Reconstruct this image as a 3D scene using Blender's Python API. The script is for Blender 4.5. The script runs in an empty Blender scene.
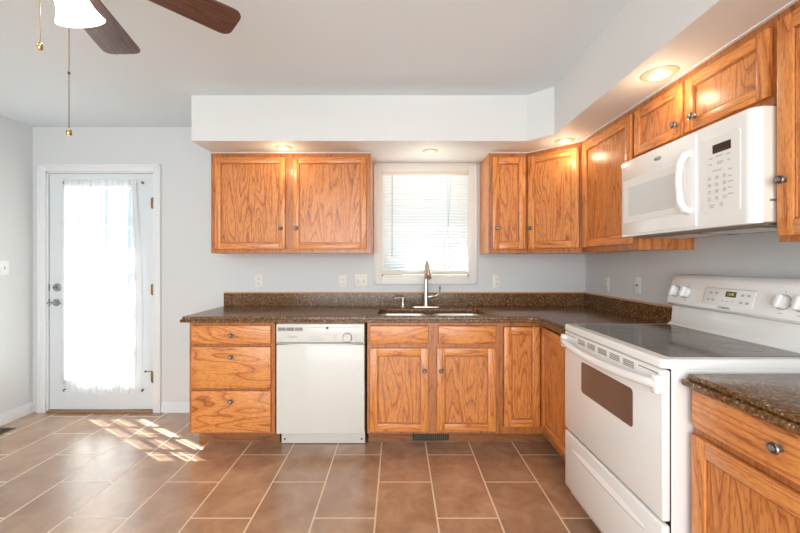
import bpy, bmesh, math, random
from mathutils import Vector, Matrix
random.seed(7)
PI = math.pi
sc = bpy.context.scene
C = sc.collection

# ------------------------------------------------------------------ camera
cam_d = bpy.data.cameras.new('camera')
cam_d.sensor_width = 36.0
cam_d.lens = 36.0 * 374.0 / 800.0
cam_d.shift_x = 2.5 / 800.0
cam_d.shift_y = -4.5 / 800.0
cam_d.clip_start = 0.02
cam = bpy.data.objects.new('camera', cam_d)
cam.location = (0, 0, 1.286)
cam.rotation_euler = (PI / 2, 0, 0)
C.objects.link(cam)
sc.camera = cam

# ------------------------------------------------------------------ exposure
sc.view_settings.view_transform = 'Standard'
sc.view_settings.look = 'None'
sc.view_settings.gamma = 1.0
sc.view_settings.use_curve_mapping = False
sc.view_settings.exposure = 0.06
sc.cycles.use_denoising = True
sc.cycles.max_bounces = 10
sc.cycles.diffuse_bounces = 5
sc.cycles.glossy_bounces = 4
sc.cycles.transparent_max_bounces = 12
sc.cycles.caustics_reflective = False
sc.cycles.caustics_refractive = False
sc.cycles.sample_clamp_indirect = 6.0

# ------------------------------------------------------------------ world sky
w = bpy.data.worlds.new('sky')
sc.world = w
w.use_nodes = True
nt = w.node_tree
bg = nt.nodes['Background']
bg.inputs['Color'].default_value = (0.68, 0.85, 1.0, 1)
bg.inputs['Strength'].default_value = 1.0

# ------------------------------------------------------------------ sun and added fill light
def lamp(name, kind, loc, energy, color, **kw):
    d = bpy.data.lights.new(name, kind)
    d.energy = energy
    d.color = color
    for k, v in kw.items():
        setattr(d, k, v)
    o = bpy.data.objects.new(name, d)
    o.location = loc
    C.objects.link(o)
    return o

SUN_DIR = Vector((0.84, -0.54, -1.0)).normalized()
sun = lamp('sun', 'SUN', (-4, 6, 6), 55.0, (1.0, 0.96, 0.90), angle=0.006)
sun.rotation_euler = SUN_DIR.to_track_quat('-Z', 'Y').to_euler()

# added area lamp, fills the room from an invented opening behind the camera
rear_fill = lamp('rear_fill_light', 'AREA', (-0.5, -2.52, 1.25), 146.0, (0.955, 0.985, 1.0), shape='RECTANGLE', size=3.4, size_y=2.1)
rear_fill.rotation_euler = (PI / 2 + 0.20, 0, 0)  # tilted up to brighten the ceiling

# ------------------------------------------------------------------ materials
MATS = {}

def new_mat(name):
    m = bpy.data.materials.new(name)
    m.use_nodes = True
    n = m.node_tree.nodes
    l = m.node_tree.links
    b = n['Principled BSDF']
    MATS[name] = m
    return m, n, l, b

def plain(name, col, rough=0.5, metal=0.0, coat=0.0, spec=0.5, bump=0.0, bscale=200.0, emis=None, estr=0.0, var=0.0):
    m, n, l, b = new_mat(name)
    b.inputs['Base Color'].default_value = (*col, 1)
    b.inputs['Roughness'].default_value = rough
    b.inputs['Metallic'].default_value = metal
    b.inputs['Coat Weight'].default_value = coat
    b.inputs['Coat Roughness'].default_value = 0.08
    b.inputs['Specular IOR Level'].default_value = spec
    if emis:
        b.inputs['Emission Color'].default_value = (*emis, 1)
        b.inputs['Emission Strength'].default_value = estr
    if bump or var:
        tc = n.new('ShaderNodeTexCoord')
        no = n.new('ShaderNodeTexNoise')
        no.inputs['Scale'].default_value = bscale
        no.inputs['Detail'].default_value = 3
        l.new(tc.outputs['Object'], no.inputs['Vector'])
        if bump:
            bp = n.new('ShaderNodeBump')
            bp.inputs['Strength'].default_value = bump
            bp.inputs['Distance'].default_value = 0.002
            l.new(no.outputs['Fac'], bp.inputs['Height'])
            l.new(bp.outputs['Normal'], b.inputs['Normal'])
        if var:
            r = n.new('ShaderNodeMix'); r.data_type = 'RGBA'
            r.inputs['A'].default_value = (*[c * (1 - var) for c in col], 1)
            r.inputs['B'].default_value = (*[min(1, c * (1 + var)) for c in col], 1)
            l.new(no.outputs['Fac'], r.inputs['Factor'])
            l.new(r.outputs['Result'], b.inputs['Base Color'])
    return m

def ramp(n, stops):
    r = n.new('ShaderNodeValToRGB')
    e = r.color_ramp.elements
    while len(e) < len(stops):
        e.new(0.5)
    for i, (p, c) in enumerate(stops):
        e[i].position = p
        e[i].color = (*c, 1)
    return r

def oak(name, scale, light, mid, dark, bands=9.0, rough=0.32, seed=0.0):
    """scale = texture stretch in x, y, z: small along the grain"""
    m, n, l, b = new_mat(name)
    tc = n.new('ShaderNodeTexCoord')
    oi = n.new('ShaderNodeObjectInfo')
    mul = n.new('ShaderNodeMath'); mul.operation = 'MULTIPLY_ADD'
    mul.inputs[1].default_value = 37.0; mul.inputs[2].default_value = seed
    l.new(oi.outputs['Random'], mul.inputs[0])
    mp = n.new('ShaderNodeMapping')
    mp.inputs['Scale'].default_value = scale
    l.new(tc.outputs['Object'], mp.inputs['Vector'])
    add = n.new('ShaderNodeVectorMath'); add.operation = 'ADD'
    l.new(mp.outputs['Vector'], add.inputs[0])
    l.new(mul.outputs[0], add.inputs[1])
    n1 = n.new('ShaderNodeTexNoise')
    n1.inputs['Scale'].default_value = 1.0; n1.inputs['Detail'].default_value = 1.5
    n1.inputs['Roughness'].default_value = 0.45; n1.inputs['Distortion'].default_value = 0.3
    l.new(add.outputs[0], n1.inputs['Vector'])
    # growth rings = contour lines of the stretched noise
    k = n.new('ShaderNodeMath'); k.operation = 'MULTIPLY'; k.inputs[1].default_value = bands
    l.new(n1.outputs['Fac'], k.inputs[0])
    fr = n.new('ShaderNodeMath'); fr.operation = 'FRACT'
    l.new(k.outputs[0], fr.inputs[0])
    rr = ramp(n, [(0.0, dark), (0.10, mid), (0.45, light), (0.82, light), (0.97, mid)])
    l.new(fr.outputs[0], rr.inputs['Fac'])
    # fine open pores
    sv = n.new('ShaderNodeVectorMath'); sv.operation = 'MULTIPLY'
    sv.inputs[1].default_value = (22, 22, 22)
    l.new(add.outputs[0], sv.inputs[0])
    n2 = n.new('ShaderNodeTexNoise')
    n2.inputs['Scale'].default_value = 1.0; n2.inputs['Detail'].default_value = 4
    l.new(sv.outputs[0], n2.inputs['Vector'])
    r2 = ramp(n, [(0.34, (0.62, 0.52, 0.44)), (0.52, (1, 1, 1))])
    l.new(n2.outputs['Fac'], r2.inputs['Fac'])
    mx = n.new('ShaderNodeMix'); mx.data_type = 'RGBA'; mx.blend_type = 'MULTIPLY'
    mx.inputs['Factor'].default_value = 0.75
    l.new(rr.outputs['Color'], mx.inputs['A'])
    l.new(r2.outputs['Color'], mx.inputs['B'])
    l.new(mx.outputs['Result'], b.inputs['Base Color'])
    b.inputs['Roughness'].default_value = rough
    b.inputs['Coat Weight'].default_value = 0.25
    b.inputs['Coat Roughness'].default_value = 0.32
    bp = n.new('ShaderNodeBump'); bp.inputs['Strength'].default_value = 0.12; bp.inputs['Distance'].default_value = 0.001
    l.new(n2.outputs['Fac'], bp.inputs['Height'])
    l.new(bp.outputs['Normal'], b.inputs['Normal'])
    return m

OL, OM, OD = (0.78, 0.310, 0.085), (0.65, 0.218, 0.052), (0.37, 0.098, 0.021)
PL, PM, PD = (0.71, 0.272, 0.073), (0.57, 0.186, 0.044), (0.31, 0.080, 0.017)
oak_v = oak('oak_upright_grain', (16, 16, 1.6), OL, OM, OD, 7)
oak_h = oak('oak_level_grain', (1.4, 16, 15), OL, OM, OD, 7, seed=3.0)
oak_panel = oak('oak_panel_grain', (8.5, 8.5, 1.25), PL, PM, PD, 14, seed=9.0)
oak_drawer = oak('oak_drawer_grain', (1.5, 9, 8.0), OL, OM, OD, 9, seed=5.0)
oak_frame = oak('oak_frame_grain', (18, 18, 1.5), (0.52, 0.19, 0.050), (0.43, 0.145, 0.037), (0.26, 0.08, 0.020), 6, seed=2.0)
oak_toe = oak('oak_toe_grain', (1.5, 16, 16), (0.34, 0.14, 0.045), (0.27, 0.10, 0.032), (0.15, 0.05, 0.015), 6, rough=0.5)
walnut = oak('walnut_blade', (2.0, 26, 26), (0.135, 0.058, 0.040), (0.085, 0.034, 0.025), (0.030, 0.014, 0.012), 8, rough=0.3)

wall_paint = plain('wall_paint', (0.68, 0.70, 0.70), 0.62, bump=0.05, bscale=260)
ceil_paint = plain('ceiling_paint', (0.78, 0.86, 0.90), 0.85, bump=0.08, bscale=150)
soffit_paint = plain('soffit_paint', (0.75, 0.755, 0.74), 0.6, bump=0.04, bscale=260)
trim_white = plain('trim_white', (0.80, 0.82, 0.83), 0.35)
casing_white = plain('casing_white', (0.80, 0.78, 0.73), 0.4)
door_white = plain('door_white', (0.72, 0.76, 0.78), 0.4)
appl_white = plain('appliance_white', (0.89, 0.89, 0.865), 0.22, coat=0.4)
appl_cream = plain('appliance_cream', (0.80, 0.76, 0.67), 0.35)
dish_white = plain('dishwasher_white', (0.72, 0.705, 0.65), 0.3, coat=0.2)
panel_white = plain('panel_white', (0.87, 0.87, 0.84), 0.3)
grey_print = plain('grey_print', (0.30, 0.30, 0.30), 0.6)
light_print = plain('light_grey_print', (0.50, 0.50, 0.49), 0.6)
dark_plastic = plain('dark_plastic', (0.02, 0.02, 0.02), 0.4)
taupe = plain('taupe_grille', (0.25, 0.20, 0.175), 0.5)
black_gap = plain('black_gap', (0.008, 0.008, 0.008), 0.7)
display_dark = plain('display_dark', (0.035, 0.012, 0.008), 0.15)
display_olive = plain('display_olive', (0.09, 0.075, 0.02), 0.2)
display_digits = plain('display_digits', (0.3, 0.28, 0.1), 0.4, emis=(0.75, 0.70, 0.2), estr=0.5)
nickel = plain('brushed_nickel', (0.62, 0.56, 0.49), 0.28, metal=1.0)
pewter = plain('pewter', (0.32, 0.30, 0.27), 0.33, metal=1.0, bump=0.8, bscale=120)
pewter_dark = plain('pewter_dark', (0.10, 0.09, 0.08), 0.45, metal=0.9)
chrome = plain('chrome', (0.42, 0.44, 0.46), 0.14, metal=1.0)
steel = plain('sink_steel', (0.88, 0.85, 0.80), 0.38, metal=1.0)
brass = plain('brass', (0.62, 0.42, 0.16), 0.25, metal=1.0)
old_brass = plain('old_brass', (0.28, 0.18, 0.07), 0.35, metal=1.0)
ring_white = plain('ring_white', (0.62, 0.52, 0.38), 0.35)
almond = plain('almond_plastic', (0.80, 0.78, 0.70), 0.4)
plate_white = plain('plate_white', (0.82, 0.83, 0.82), 0.4)
blind_white = plain('blind_rail', (0.76, 0.70, 0.60), 0.45)
wand_grey = plain('wand_grey', (0.45, 0.47, 0.47), 0.3)
register_metal = plain('register_metal', (0.045, 0.035, 0.03), 0.45, metal=0.4)
register_tan = plain('register_tan', (0.13, 0.095, 0.07), 0.5)
strip_wood = plain('strip_wood', (0.62, 0.36, 0.20), 0.45, bscale=30, var=0.15)
threshold_wood = plain('threshold_wood', (0.33, 0.19, 0.10), 0.45, bscale=40, var=0.2)
concrete = plain('patio_concrete', (0.40, 0.40, 0.39), 0.9, bscale=20, var=0.12)
fob_gold = plain('fob_gold', (0.42, 0.29, 0.11), 0.22, metal=1.0)
lamp_glow = plain('lamp_glow', (1, 0.9, 0.75), 0.4, emis=(1.0, 0.80, 0.52), estr=9.0)
shade_glow = plain('shade_glow', (0.95, 0.94, 0.9), 0.3, emis=(1.0, 0.96, 0.88), estr=4.0)

# dark brown oven window and glossy cooktop
oven_glass = plain('oven_glass', (0.15, 0.10, 0.075), 0.12, coat=0.3)
m, n, l, b = new_mat('cooktop_glass'); cooktop_glass = m
b.inputs['Roughness'].default_value = 0.10
tc = n.new('ShaderNodeTexCoord'); vo = n.new('ShaderNodeTexNoise')
vo.inputs['Scale'].default_value = 420; vo.inputs['Detail'].default_value = 1
l.new(tc.outputs['Object'], vo.inputs['Vector'])
r = ramp(n, [(0.42, (0.060, 0.050, 0.042)), (0.58, (0.10, 0.088, 0.076)), (0.68, (0.30, 0.27, 0.24))])
l.new(vo.outputs['Fac'], r.inputs['Fac']); l.new(r.outputs['Color'], b.inputs['Base Color'])
burner_ring = plain('burner_ring', (0.11, 0.10, 0.095), 0.2)

# speckled brown granite
m, n, l, b = new_mat('brown_granite'); granite = m
tc = n.new('ShaderNodeTexCoord')
v1 = n.new('ShaderNodeTexVoronoi'); v1.inputs['Scale'].default_value = 190
n1 = n.new('ShaderNodeTexNoise'); n1.inputs['Scale'].default_value = 85; n1.inputs['Detail'].default_value = 6; n1.inputs['Roughness'].default_value = 0.75
l.new(tc.outputs['Object'], v1.inputs['Vector']); l.new(tc.outputs['Object'], n1.inputs['Vector'])
r1 = ramp(n, [(0.32, (0.022, 0.009, 0.004)), (0.47, (0.125, 0.056, 0.018)), (0.58, (0.24, 0.118, 0.042)), (0.72, (0.42, 0.25, 0.12))])
l.new(n1.outputs['Fac'], r1.inputs['Fac'])
sep = n.new('ShaderNodeSeparateColor'); l.new(v1.outputs['Color'], sep.inputs['Color'])
r2 = ramp(n, [(0.955, (0, 0, 0)), (0.975, (1, 1, 1))]); l.new(sep.outputs['Red'], r2.inputs['Fac'])
mx = n.new('ShaderNodeMix'); mx.data_type = 'RGBA'
l.new(r2.outputs['Color'], mx.inputs['Factor']); l.new(r1.outputs['Color'], mx.inputs['A'])
mx.inputs['B'].default_value = (0.42, 0.33, 0.23, 1)
l.new(mx.outputs['Result'], b.inputs['Base Color'])
b.inputs['Roughness'].default_value = 0.20
b.inputs['Specular IOR Level'].default_value = 0.35

# floor tile: half-offset 31 x 62 cm tiles in columns running away from the camera
m, n, l, b = new_mat('floor_tile'); tile = m
tc = n.new('ShaderNodeTexCoord')
sepx = n.new('ShaderNodeSeparateXYZ'); l.new(tc.outputs['Object'], sepx.inputs[0])
TX, TY = 0.3097, 0.6165
ax = n.new('ShaderNodeMath'); ax.operation = 'ADD'; ax.inputs[1].default_value = 0.1114 + TX * 20
ay = n.new('ShaderNodeMath'); ay.operation = 'ADD'; ay.inputs[1].default_value = -2.494 + TY * 20
l.new(sepx.outputs['X'], ax.inputs[0]); l.new(sepx.outputs['Y'], ay.inputs[0])
cmb = n.new('ShaderNodeCombineXYZ'); l.new(ay.outputs[0], cmb.inputs['X']); l.new(ax.outputs[0], cmb.inputs['Y'])
br = n.new('ShaderNodeTexBrick')
br.offset = 0.5; br.offset_frequency = 2
br.inputs['Scale'].default_value = 1.0
br.inputs['Brick Width'].default_value = TY; br.inputs['Row Height'].default_value = TX
br.inputs['Mortar Size'].default_value = 0.0048; br.inputs['Mortar Smooth'].default_value = 0.15
br.inputs['Color1'].default_value = (0.88, 0.88, 0.88, 1); br.inputs['Color2'].default_value = (1.08, 1.06, 1.04, 1)
br.inputs['Mortar'].default_value = (1, 1, 1, 1)
l.new(cmb.outputs[0], br.inputs['Vector'])
n1 = n.new('ShaderNodeTexNoise'); n1.inputs['Scale'].default_value = 6.5; n1.inputs['Detail'].default_value = 8; n1.inputs['Roughness'].default_value = 0.62; n1.inputs['Distortion'].default_value = 0.4
l.new(tc.outputs['Object'], n1.inputs['Vector'])
r1 = ramp(n, [(0.28, (0.315, 0.172, 0.098)), (0.50, (0.435, 0.250, 0.148)), (0.72, (0.560, 0.355, 0.225))])
l.new(n1.outputs['Fac'], r1.inputs['Fac'])
mt = n.new('ShaderNodeMix'); mt.data_type = 'RGBA'; mt.blend_type = 'MULTIPLY'; mt.inputs['Factor'].default_value = 1.0
l.new(r1.outputs['Color'], mt.inputs['A']); l.new(br.outputs['Color'], mt.inputs['B'])
mg = n.new('ShaderNodeMix'); mg.data_type = 'RGBA'; mg.inputs['B'].default_value = (0.78, 0.60, 0.42, 1)
l.new(br.outputs['Fac'], mg.inputs['Factor']); l.new(mt.outputs['Result'], mg.inputs['A'])
l.new(mg.outputs['Result'], b.inputs['Base Color'])
b.inputs['Specular IOR Level'].default_value = 0.6
b.inputs['Coat Weight'].default_value = 0.7
b.inputs['Coat Roughness'].default_value = 0.24
b.inputs['Coat IOR'].default_value = 1.7
rg = n.new('ShaderNodeMapRange'); rg.inputs['To Min'].default_value = 0.27; rg.inputs['To Max'].default_value = 0.85
l.new(br.outputs['Fac'], rg.inputs['Value']); l.new(rg.outputs[0], b.inputs['Roughness'])
bp = n.new('ShaderNodeBump'); bp.inputs['Strength'].default_value = 0.25; bp.inputs['Distance'].default_value = 0.002; bp.invert = True
l.new(br.outputs['Fac'], bp.inputs['Height'])
bp2 = n.new('ShaderNodeBump'); bp2.inputs['Strength'].default_value = 0.10; bp2.inputs['Distance'].default_value = 0.004
l.new(n1.outputs['Fac'], bp2.inputs['Height']); l.new(bp.outputs['Normal'], bp2.inputs['Normal'])
l.new(bp2.outputs['Normal'], b.inputs['Normal'])

def pane_mat(name, tint):
    m, n, l, b = new_mat(name)
    t = n.new('ShaderNodeBsdfTransparent'); t.inputs['Color'].default_value = (*tint, 1)
    g = n.new('ShaderNodeBsdfGlossy'); g.inputs['Roughness'].default_value = 0.03
    lw = n.new('ShaderNodeLayerWeight'); lw.inputs['Blend'].default_value = 0.5
    pw = n.new('ShaderNodeMath'); pw.operation = 'POWER'; pw.inputs[1].default_value = 4.0
    l.new(lw.outputs['Facing'], pw.inputs[0])
    fz = n.new('ShaderNodeMath'); fz.operation = 'MULTIPLY_ADD'; fz.inputs[1].default_value = 0.5; fz.inputs[2].default_value = 0.03
    l.new(pw.outputs[0], fz.inputs[0])
    mx = n.new('ShaderNodeMixShader')
    l.new(fz.outputs[0], mx.inputs[0]); l.new(t.outputs[0], mx.inputs[1]); l.new(g.outputs[0], mx.inputs[2])
    l.new(mx.outputs[0], n['Material Output'].inputs['Surface'])
    return m
glass = pane_mat('window_glass', (0.96, 0.98, 0.98))

def sheer(name, col, trans_mix, bands=None, clear=0.12):
    """thin cloth or plastic: diffuse + translucent, a little of it open weave"""
    m, n, l, b = new_mat(name)
    d = n.new('ShaderNodeBsdfDiffuse'); d.inputs['Color'].default_value = (*col, 1)
    t = n.new('ShaderNodeBsdfTranslucent'); t.inputs['Color'].default_value = (*col, 1)
    mx = n.new('ShaderNodeMixShader'); mx.inputs[0].default_value = trans_mix
    l.new(d.outputs[0], mx.inputs[1]); l.new(t.outputs[0], mx.inputs[2])
    tr = n.new('ShaderNodeBsdfTransparent')
    m2 = n.new('ShaderNodeMixShader'); m2.inputs[0].default_value = clear
    l.new(mx.outputs[0], m2.inputs[1]); l.new(tr.outputs[0], m2.inputs[2])
    if bands:
        tc = n.new('ShaderNodeTexCoord'); sx = n.new('ShaderNodeSeparateXYZ'); l.new(tc.outputs['Object'], sx.inputs[0])
        acc = None
        for x0, hw in bands:                     # clear stripes added so the sun throws streaks on the floor
            cp = n.new('ShaderNodeMath'); cp.operation = 'COMPARE'
            cp.inputs[1].default_value = x0; cp.inputs[2].default_value = hw
            l.new(sx.outputs['X'], cp.inputs[0])
            if acc is None:
                acc = cp
            else:
                ad = n.new('ShaderNodeMath'); ad.operation = 'MAXIMUM'
                l.new(acc.outputs[0], ad.inputs[0]); l.new(cp.outputs[0], ad.inputs[1]); acc = ad
        mr = n.new('ShaderNodeMapRange'); mr.inputs['To Min'].default_value = clear; mr.inputs['To Max'].default_value = 0.92
        l.new(acc.outputs[0], mr.inputs['Value'])
        # woven dots
        vo = n.new('ShaderNodeTexVoronoi'); vo.inputs['Scale'].default_value = 26; vo.inputs['Randomness'].default_value = 0.25
        l.new(tc.outputs['Object'], vo.inputs['Vector'])
        lt = n.new('ShaderNodeMath'); lt.operation = 'LESS_THAN'; lt.inputs[1].default_value = 0.13
        l.new(vo.outputs['Distance'], lt.inputs[0])
        sb = n.new('ShaderNodeMath'); sb.operation = 'MULTIPLY_ADD'; sb.inputs[1].default_value = -0.10
        l.new(lt.outputs[0], sb.inputs[0]); l.new(mr.outputs[0], sb.inputs[2]); sb.use_clamp = True
        l.new(sb.outputs[0], m2.inputs[0])
    l.new(m2.outputs[0], n['Material Output'].inputs['Surface'])
    return m
curtain_mat = sheer('lace_curtain', (0.93, 0.95, 0.96), 0.5,
                    [(-2.275, 0.010), (-2.335, 0.0035), (-2.41, 0.0035), (-2.47, 0.0075), (-2.545, 0.003), (-2.60, 0.007), (-2.70, 0.003)], 0.12)
slat_mat = sheer('blind_slat', (0.86, 0.88, 0.87), 0.10, None, 0.0)

# ------------------------------------------------------------------ mesh builder
class MB:
    def __init__(self):
        self.bm = bmesh.new()
        self.mats = []
    def mi(self, m):
        if m not in self.mats:
            self.mats.append(m)
        return self.mats.index(m)
    def _merge(self, t, mat, M=None):
        k = self.mi(mat)
        bmesh.ops.recalc_face_normals(t, faces=t.faces[:])
        for f in t.faces:
            f.material_index = k
        me = bpy.data.meshes.new('tmp')
        t.to_mesh(me); t.free()
        if M is not None:
            me.transform(M)
        self.bm.from_mesh(me)
        bpy.data.meshes.remove(me)
        return self
    def box(self, x0, x1, y0, y1, z0, z1, mat, bev=0.0, seg=2, M=None):
        t = bmesh.new()
        bmesh.ops.create_cube(t, size=1.0)
        for v in t.verts:
            v.co = Vector(((x0 + x1) / 2 + v.co.x * (x1 - x0), (y0 + y1) / 2 + v.co.y * (y1 - y0), (z0 + z1) / 2 + v.co.z * (z1 - z0)))
        if bev:
            bmesh.ops.bevel(t, geom=t.edges[:], offset=bev, segments=seg, affect='EDGES', profile=0.5)
        return self._merge(t, mat, M)
    def prism(self, pts, a0, a1, mat, axis='z', bev=0.0, seg=2, holes=(), only=None, M=None):
        """polygon extruded from a0 to a1 along an axis; pts are (x,y), (x,z) or (y,z)"""
        def P(p, a):
            return {'z': (p[0], p[1], a), 'y': (p[0], a, p[1]), 'x': (a, p[0], p[1])}[axis]
        t = bmesh.new()
        es = []
        for loop in [pts, *holes]:
            vs = [t.verts.new(P(p, a0)) for p in loop]
            es += [t.edges.new((vs[i], vs[(i + 1) % len(vs)])) for i in range(len(vs))]
        if holes:
            bmesh.ops.triangle_fill(t, use_beauty=True, edges=es)
        else:
            t.faces.new(t.verts[:])
        ex = bmesh.ops.extrude_face_region(t, geom=t.faces[:])
        d = Vector(P((0, 0), a1)) - Vector(P((0, 0), a0))
        for v in ex['geom']:
            if isinstance(v, bmesh.types.BMVert):
                v.co += d
        bmesh.ops.recalc_face_normals(t, faces=t.faces[:])
        if bev:
            ge = [e for e in t.edges if len(e.link_faces) == 2 and e.calc_face_angle(0) > 0.9 and (only is None or only(e))]
            bmesh.ops.bevel(t, geom=ge, offset=bev, segments=seg, affect='EDGES', profile=0.5)
        return self._merge(t, mat, M)
    def lathe(self, prof, loc, axis, mat, seg=24, M=None):
        """prof: (radius, height) pairs turned about axis through loc"""
        t = bmesh.new()
        q = Vector(axis).normalized().to_track_quat('Z', 'Y').to_matrix()
        loc = Vector(loc)
        rings = []
        for r, h in prof:
            if r < 1e-6:
                rings.append([t.verts.new(loc + q @ Vector((0, 0, h)))])
            else:
                rings.append([t.verts.new(loc + q @ Vector((r * math.cos(2 * PI * i / seg), r * math.sin(2 * PI * i / seg), h))) for i in range(seg)])
        for A, B in zip(rings, rings[1:]):
            for i in range(seg):
                j = (i + 1) % seg
                f = [A[i % len(A)], A[j % len(A)], B[j % len(B)], B[i % len(B)]]
                u = []
                for v in f:
                    if v not in u:
                        u.append(v)
                if len(u) > 2:
                    t.faces.new(u)
        return self._merge(t, mat, M)
    def tube(self, pts, rad, mat, seg=10, cap=True, M=None, flat=1.0):
        t = bmesh.new()
        pts = [Vector(p) for p in pts]
        n_ = len(pts)
        rads = rad if isinstance(rad, (list, tuple)) else [rad] * n_
        up = None
        rings = []
        for i, p in enumerate(pts):
            d = (pts[min(i + 1, n_ - 1)] - pts[max(i - 1, 0)]).normalized()
            if up is None:
                up = Vector((0, 0, 1)) if abs(d.z) < 0.9 else Vector((0, 1, 0))
            s = d.cross(up).normalized()
            up = s.cross(d).normalized()
            rings.append([t.verts.new(p + (s * math.cos(2 * PI * k / seg) + up * math.sin(2 * PI * k / seg) * flat) * rads[i]) for k in range(seg)])
        for A, B in zip(rings, rings[1:]):
            for k in range(seg):
                t.faces.new([A[k], A[(k + 1) % seg], B[(k + 1) % seg], B[k]])
        if cap:
            t.faces.new(rings[0][::-1]); t.faces.new(rings[-1])
        return self._merge(t, mat, M)
    def build(self, name, parent=None, smooth=True, loc=None):
        me = bpy.data.meshes.new(name)
        self.bm.to_mesh(me); self.bm.free()
        for m in self.mats:
            me.materials.append(m)
        if smooth:
            for p in me.polygons:
                p.use_smooth = True
            me.set_sharp_from_angle(angle=math.radians(32))
        o = bpy.data.objects.new(name, me)
        C.objects.link(o)
        if parent:
            o.parent = parent
        if loc:
            o.location = loc
        return o

def thing(name, label, cat, loc=(0, 0, 0), rotz=0.0, group=None):
    o = bpy.data.objects.new(name, None)
    o.empty_display_size = 0.1
    C.objects.link(o)
    o.location = loc; o.rotation_euler = (0, 0, rotz)
    return tag(o, label, cat, group)

def tag(o, label, cat, group=None):
    o['label'] = label; o['category'] = cat
    if group:
        o['group'] = group
    return o

def struct(o, label=None, cat=None):
    o['kind'] = 'structure'
    if label:
        o['label'] = label
    if cat:
        o['category'] = cat
    return o

def lettering(text, size, mat, M, parent, name='lettering', depth=0.0004, align='CENTER'):
    cu = bpy.data.curves.new('txt', 'FONT')
    cu.body = text; cu.size = size; cu.extrude = depth; cu.align_x = align; cu.align_y = 'CENTER'
    to = bpy.data.objects.new('txt', cu)
    me = bpy.data.meshes.new_from_object(to)
    bpy.data.objects.remove(to); bpy.data.curves.remove(cu)
    me.name = name
    me.transform(M)
    me.materials.clear(); me.materials.append(mat)
    o = bpy.data.objects.new(name, me)
    C.objects.link(o); o.parent = parent
    return o

def arc(cx, cy, r, a0, a1, k=8):
    return [(cx + r * math.cos(math.radians(a0 + (a1 - a0) * i / k)), cy + r * math.sin(math.radians(a0 + (a1 - a0) * i / k))) for i in range(k + 1)]

def rrect(x0, x1, y0, y1, r, k=6):
    return arc(x1 - r, y1 - r, r, 0, 90, k) + arc(x0 + r, y1 - r, r, 90, 180, k) + arc(x0 + r, y0 + r, r, 180, 270, k) + arc(x1 - r, y0 + r, r, 270, 360, k)

# ------------------------------------------------------------------ room
XL, XR, YB, YF, ZC = -3.12, 1.605, 3.20, -2.60, 2.44
T = 0.14
b_ = MB(); b_.box(XL - T, XR + T, YF - T, YB + T, -0.08, 0.0, tile); struct(b_.build('floor', smooth=False), 'brown stone-look tile floor laid in offset columns', 'floor')
b_ = MB(); b_.box(XL - T, XR + T, YF - T, YB + T, ZC, ZC + 0.1, ceil_paint); struct(b_.build('ceiling', smooth=False), 'flat pale grey painted ceiling', 'ceiling')

WX0, WX1, WZ0, WZ1 = -0.135, 0.610, 1.165, 2.070      # window opening
DX0, DX1, DZ1 = -3.000, -2.082, 2.055                 # door opening
wb = MB()
wb.box(XL, DX0, YB, YB + T, 0, ZC, wall_paint)
wb.box(DX0, DX1, YB, YB + T, DZ1, ZC, wall_paint)
wb.box(DX1, WX0, YB, YB + T, 0, ZC, wall_paint)
wb.box(WX0, WX1, YB, YB + T, 0, WZ0, wall_paint)
wb.box(WX0, WX1, YB, YB + T, WZ1, ZC, wall_paint)
wb.box(WX1, XR, YB, YB + T, 0, ZC, wall_paint)
struct(wb.build('wall_back', smooth=False), 'pale grey back wall with the glazed door and the sink window', 'wall')
b_ = MB(); b_.box(XL - T, XL, YF - T, YB + T, 0, ZC, wall_paint); struct(b_.build('wall_left', smooth=False), 'pale grey side wall by the glazed door', 'wall')
b_ = MB(); b_.box(XR, XR + T, YF - T, YB + T, 0, ZC, wall_paint); struct(b_.build('wall_right', smooth=False), 'pale grey wall behind the range', 'wall')
b_ = MB()
b_.box(XL, -2.3, YF - T, YF, 0, ZC, wall_paint); b_.box(1.3, XR, YF - T, YF, 0, ZC, wall_paint); b_.box(-2.3, 1.3, YF - T, YF, 2.35, ZC, wall_paint)
struct(b_.build('wall_front', smooth=False), 'pale grey wall behind the camera with a wide opening added for the fill light', 'wall')

# soffit above the wall cabinets: L with a clipped inner corner
ZS = 2.125
b_ = MB()
b_.prism([(-1.427, YB), (-1.427, 2.59), (0.897, 2.59), (1.032, 2.46), (1.032, 0.3), (XR, 0.3), (XR, YB)], ZS, ZC, soffit_paint)
struct(b_.build('ceiling_soffit', smooth=False), 'white boxed soffit above the wall cabinets', 'ceiling')
# fine white bead along the joint of soffit and cabinets
b_ = MB()
b_.box(-1.43, -0.206, 2.862, 2.878, ZS - 0.005, ZS, trim_white)
b_.box(0.71, 1.0, 2.862, 2.878, ZS - 0.005, ZS, trim_white)
b_.prism([(0.995, 2.878), (0.995, 2.864), (1.274, 2.585), (1.284, 2.594)], ZS - 0.005, ZS, trim_white)
b_.box(1.268, 1.283, 0.66, 2.60, ZS - 0.005, ZS, trim_white)
struct(b_.build('trim_1', smooth=False), 'thin white bead where the cabinets meet the soffit', 'trim')

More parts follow.
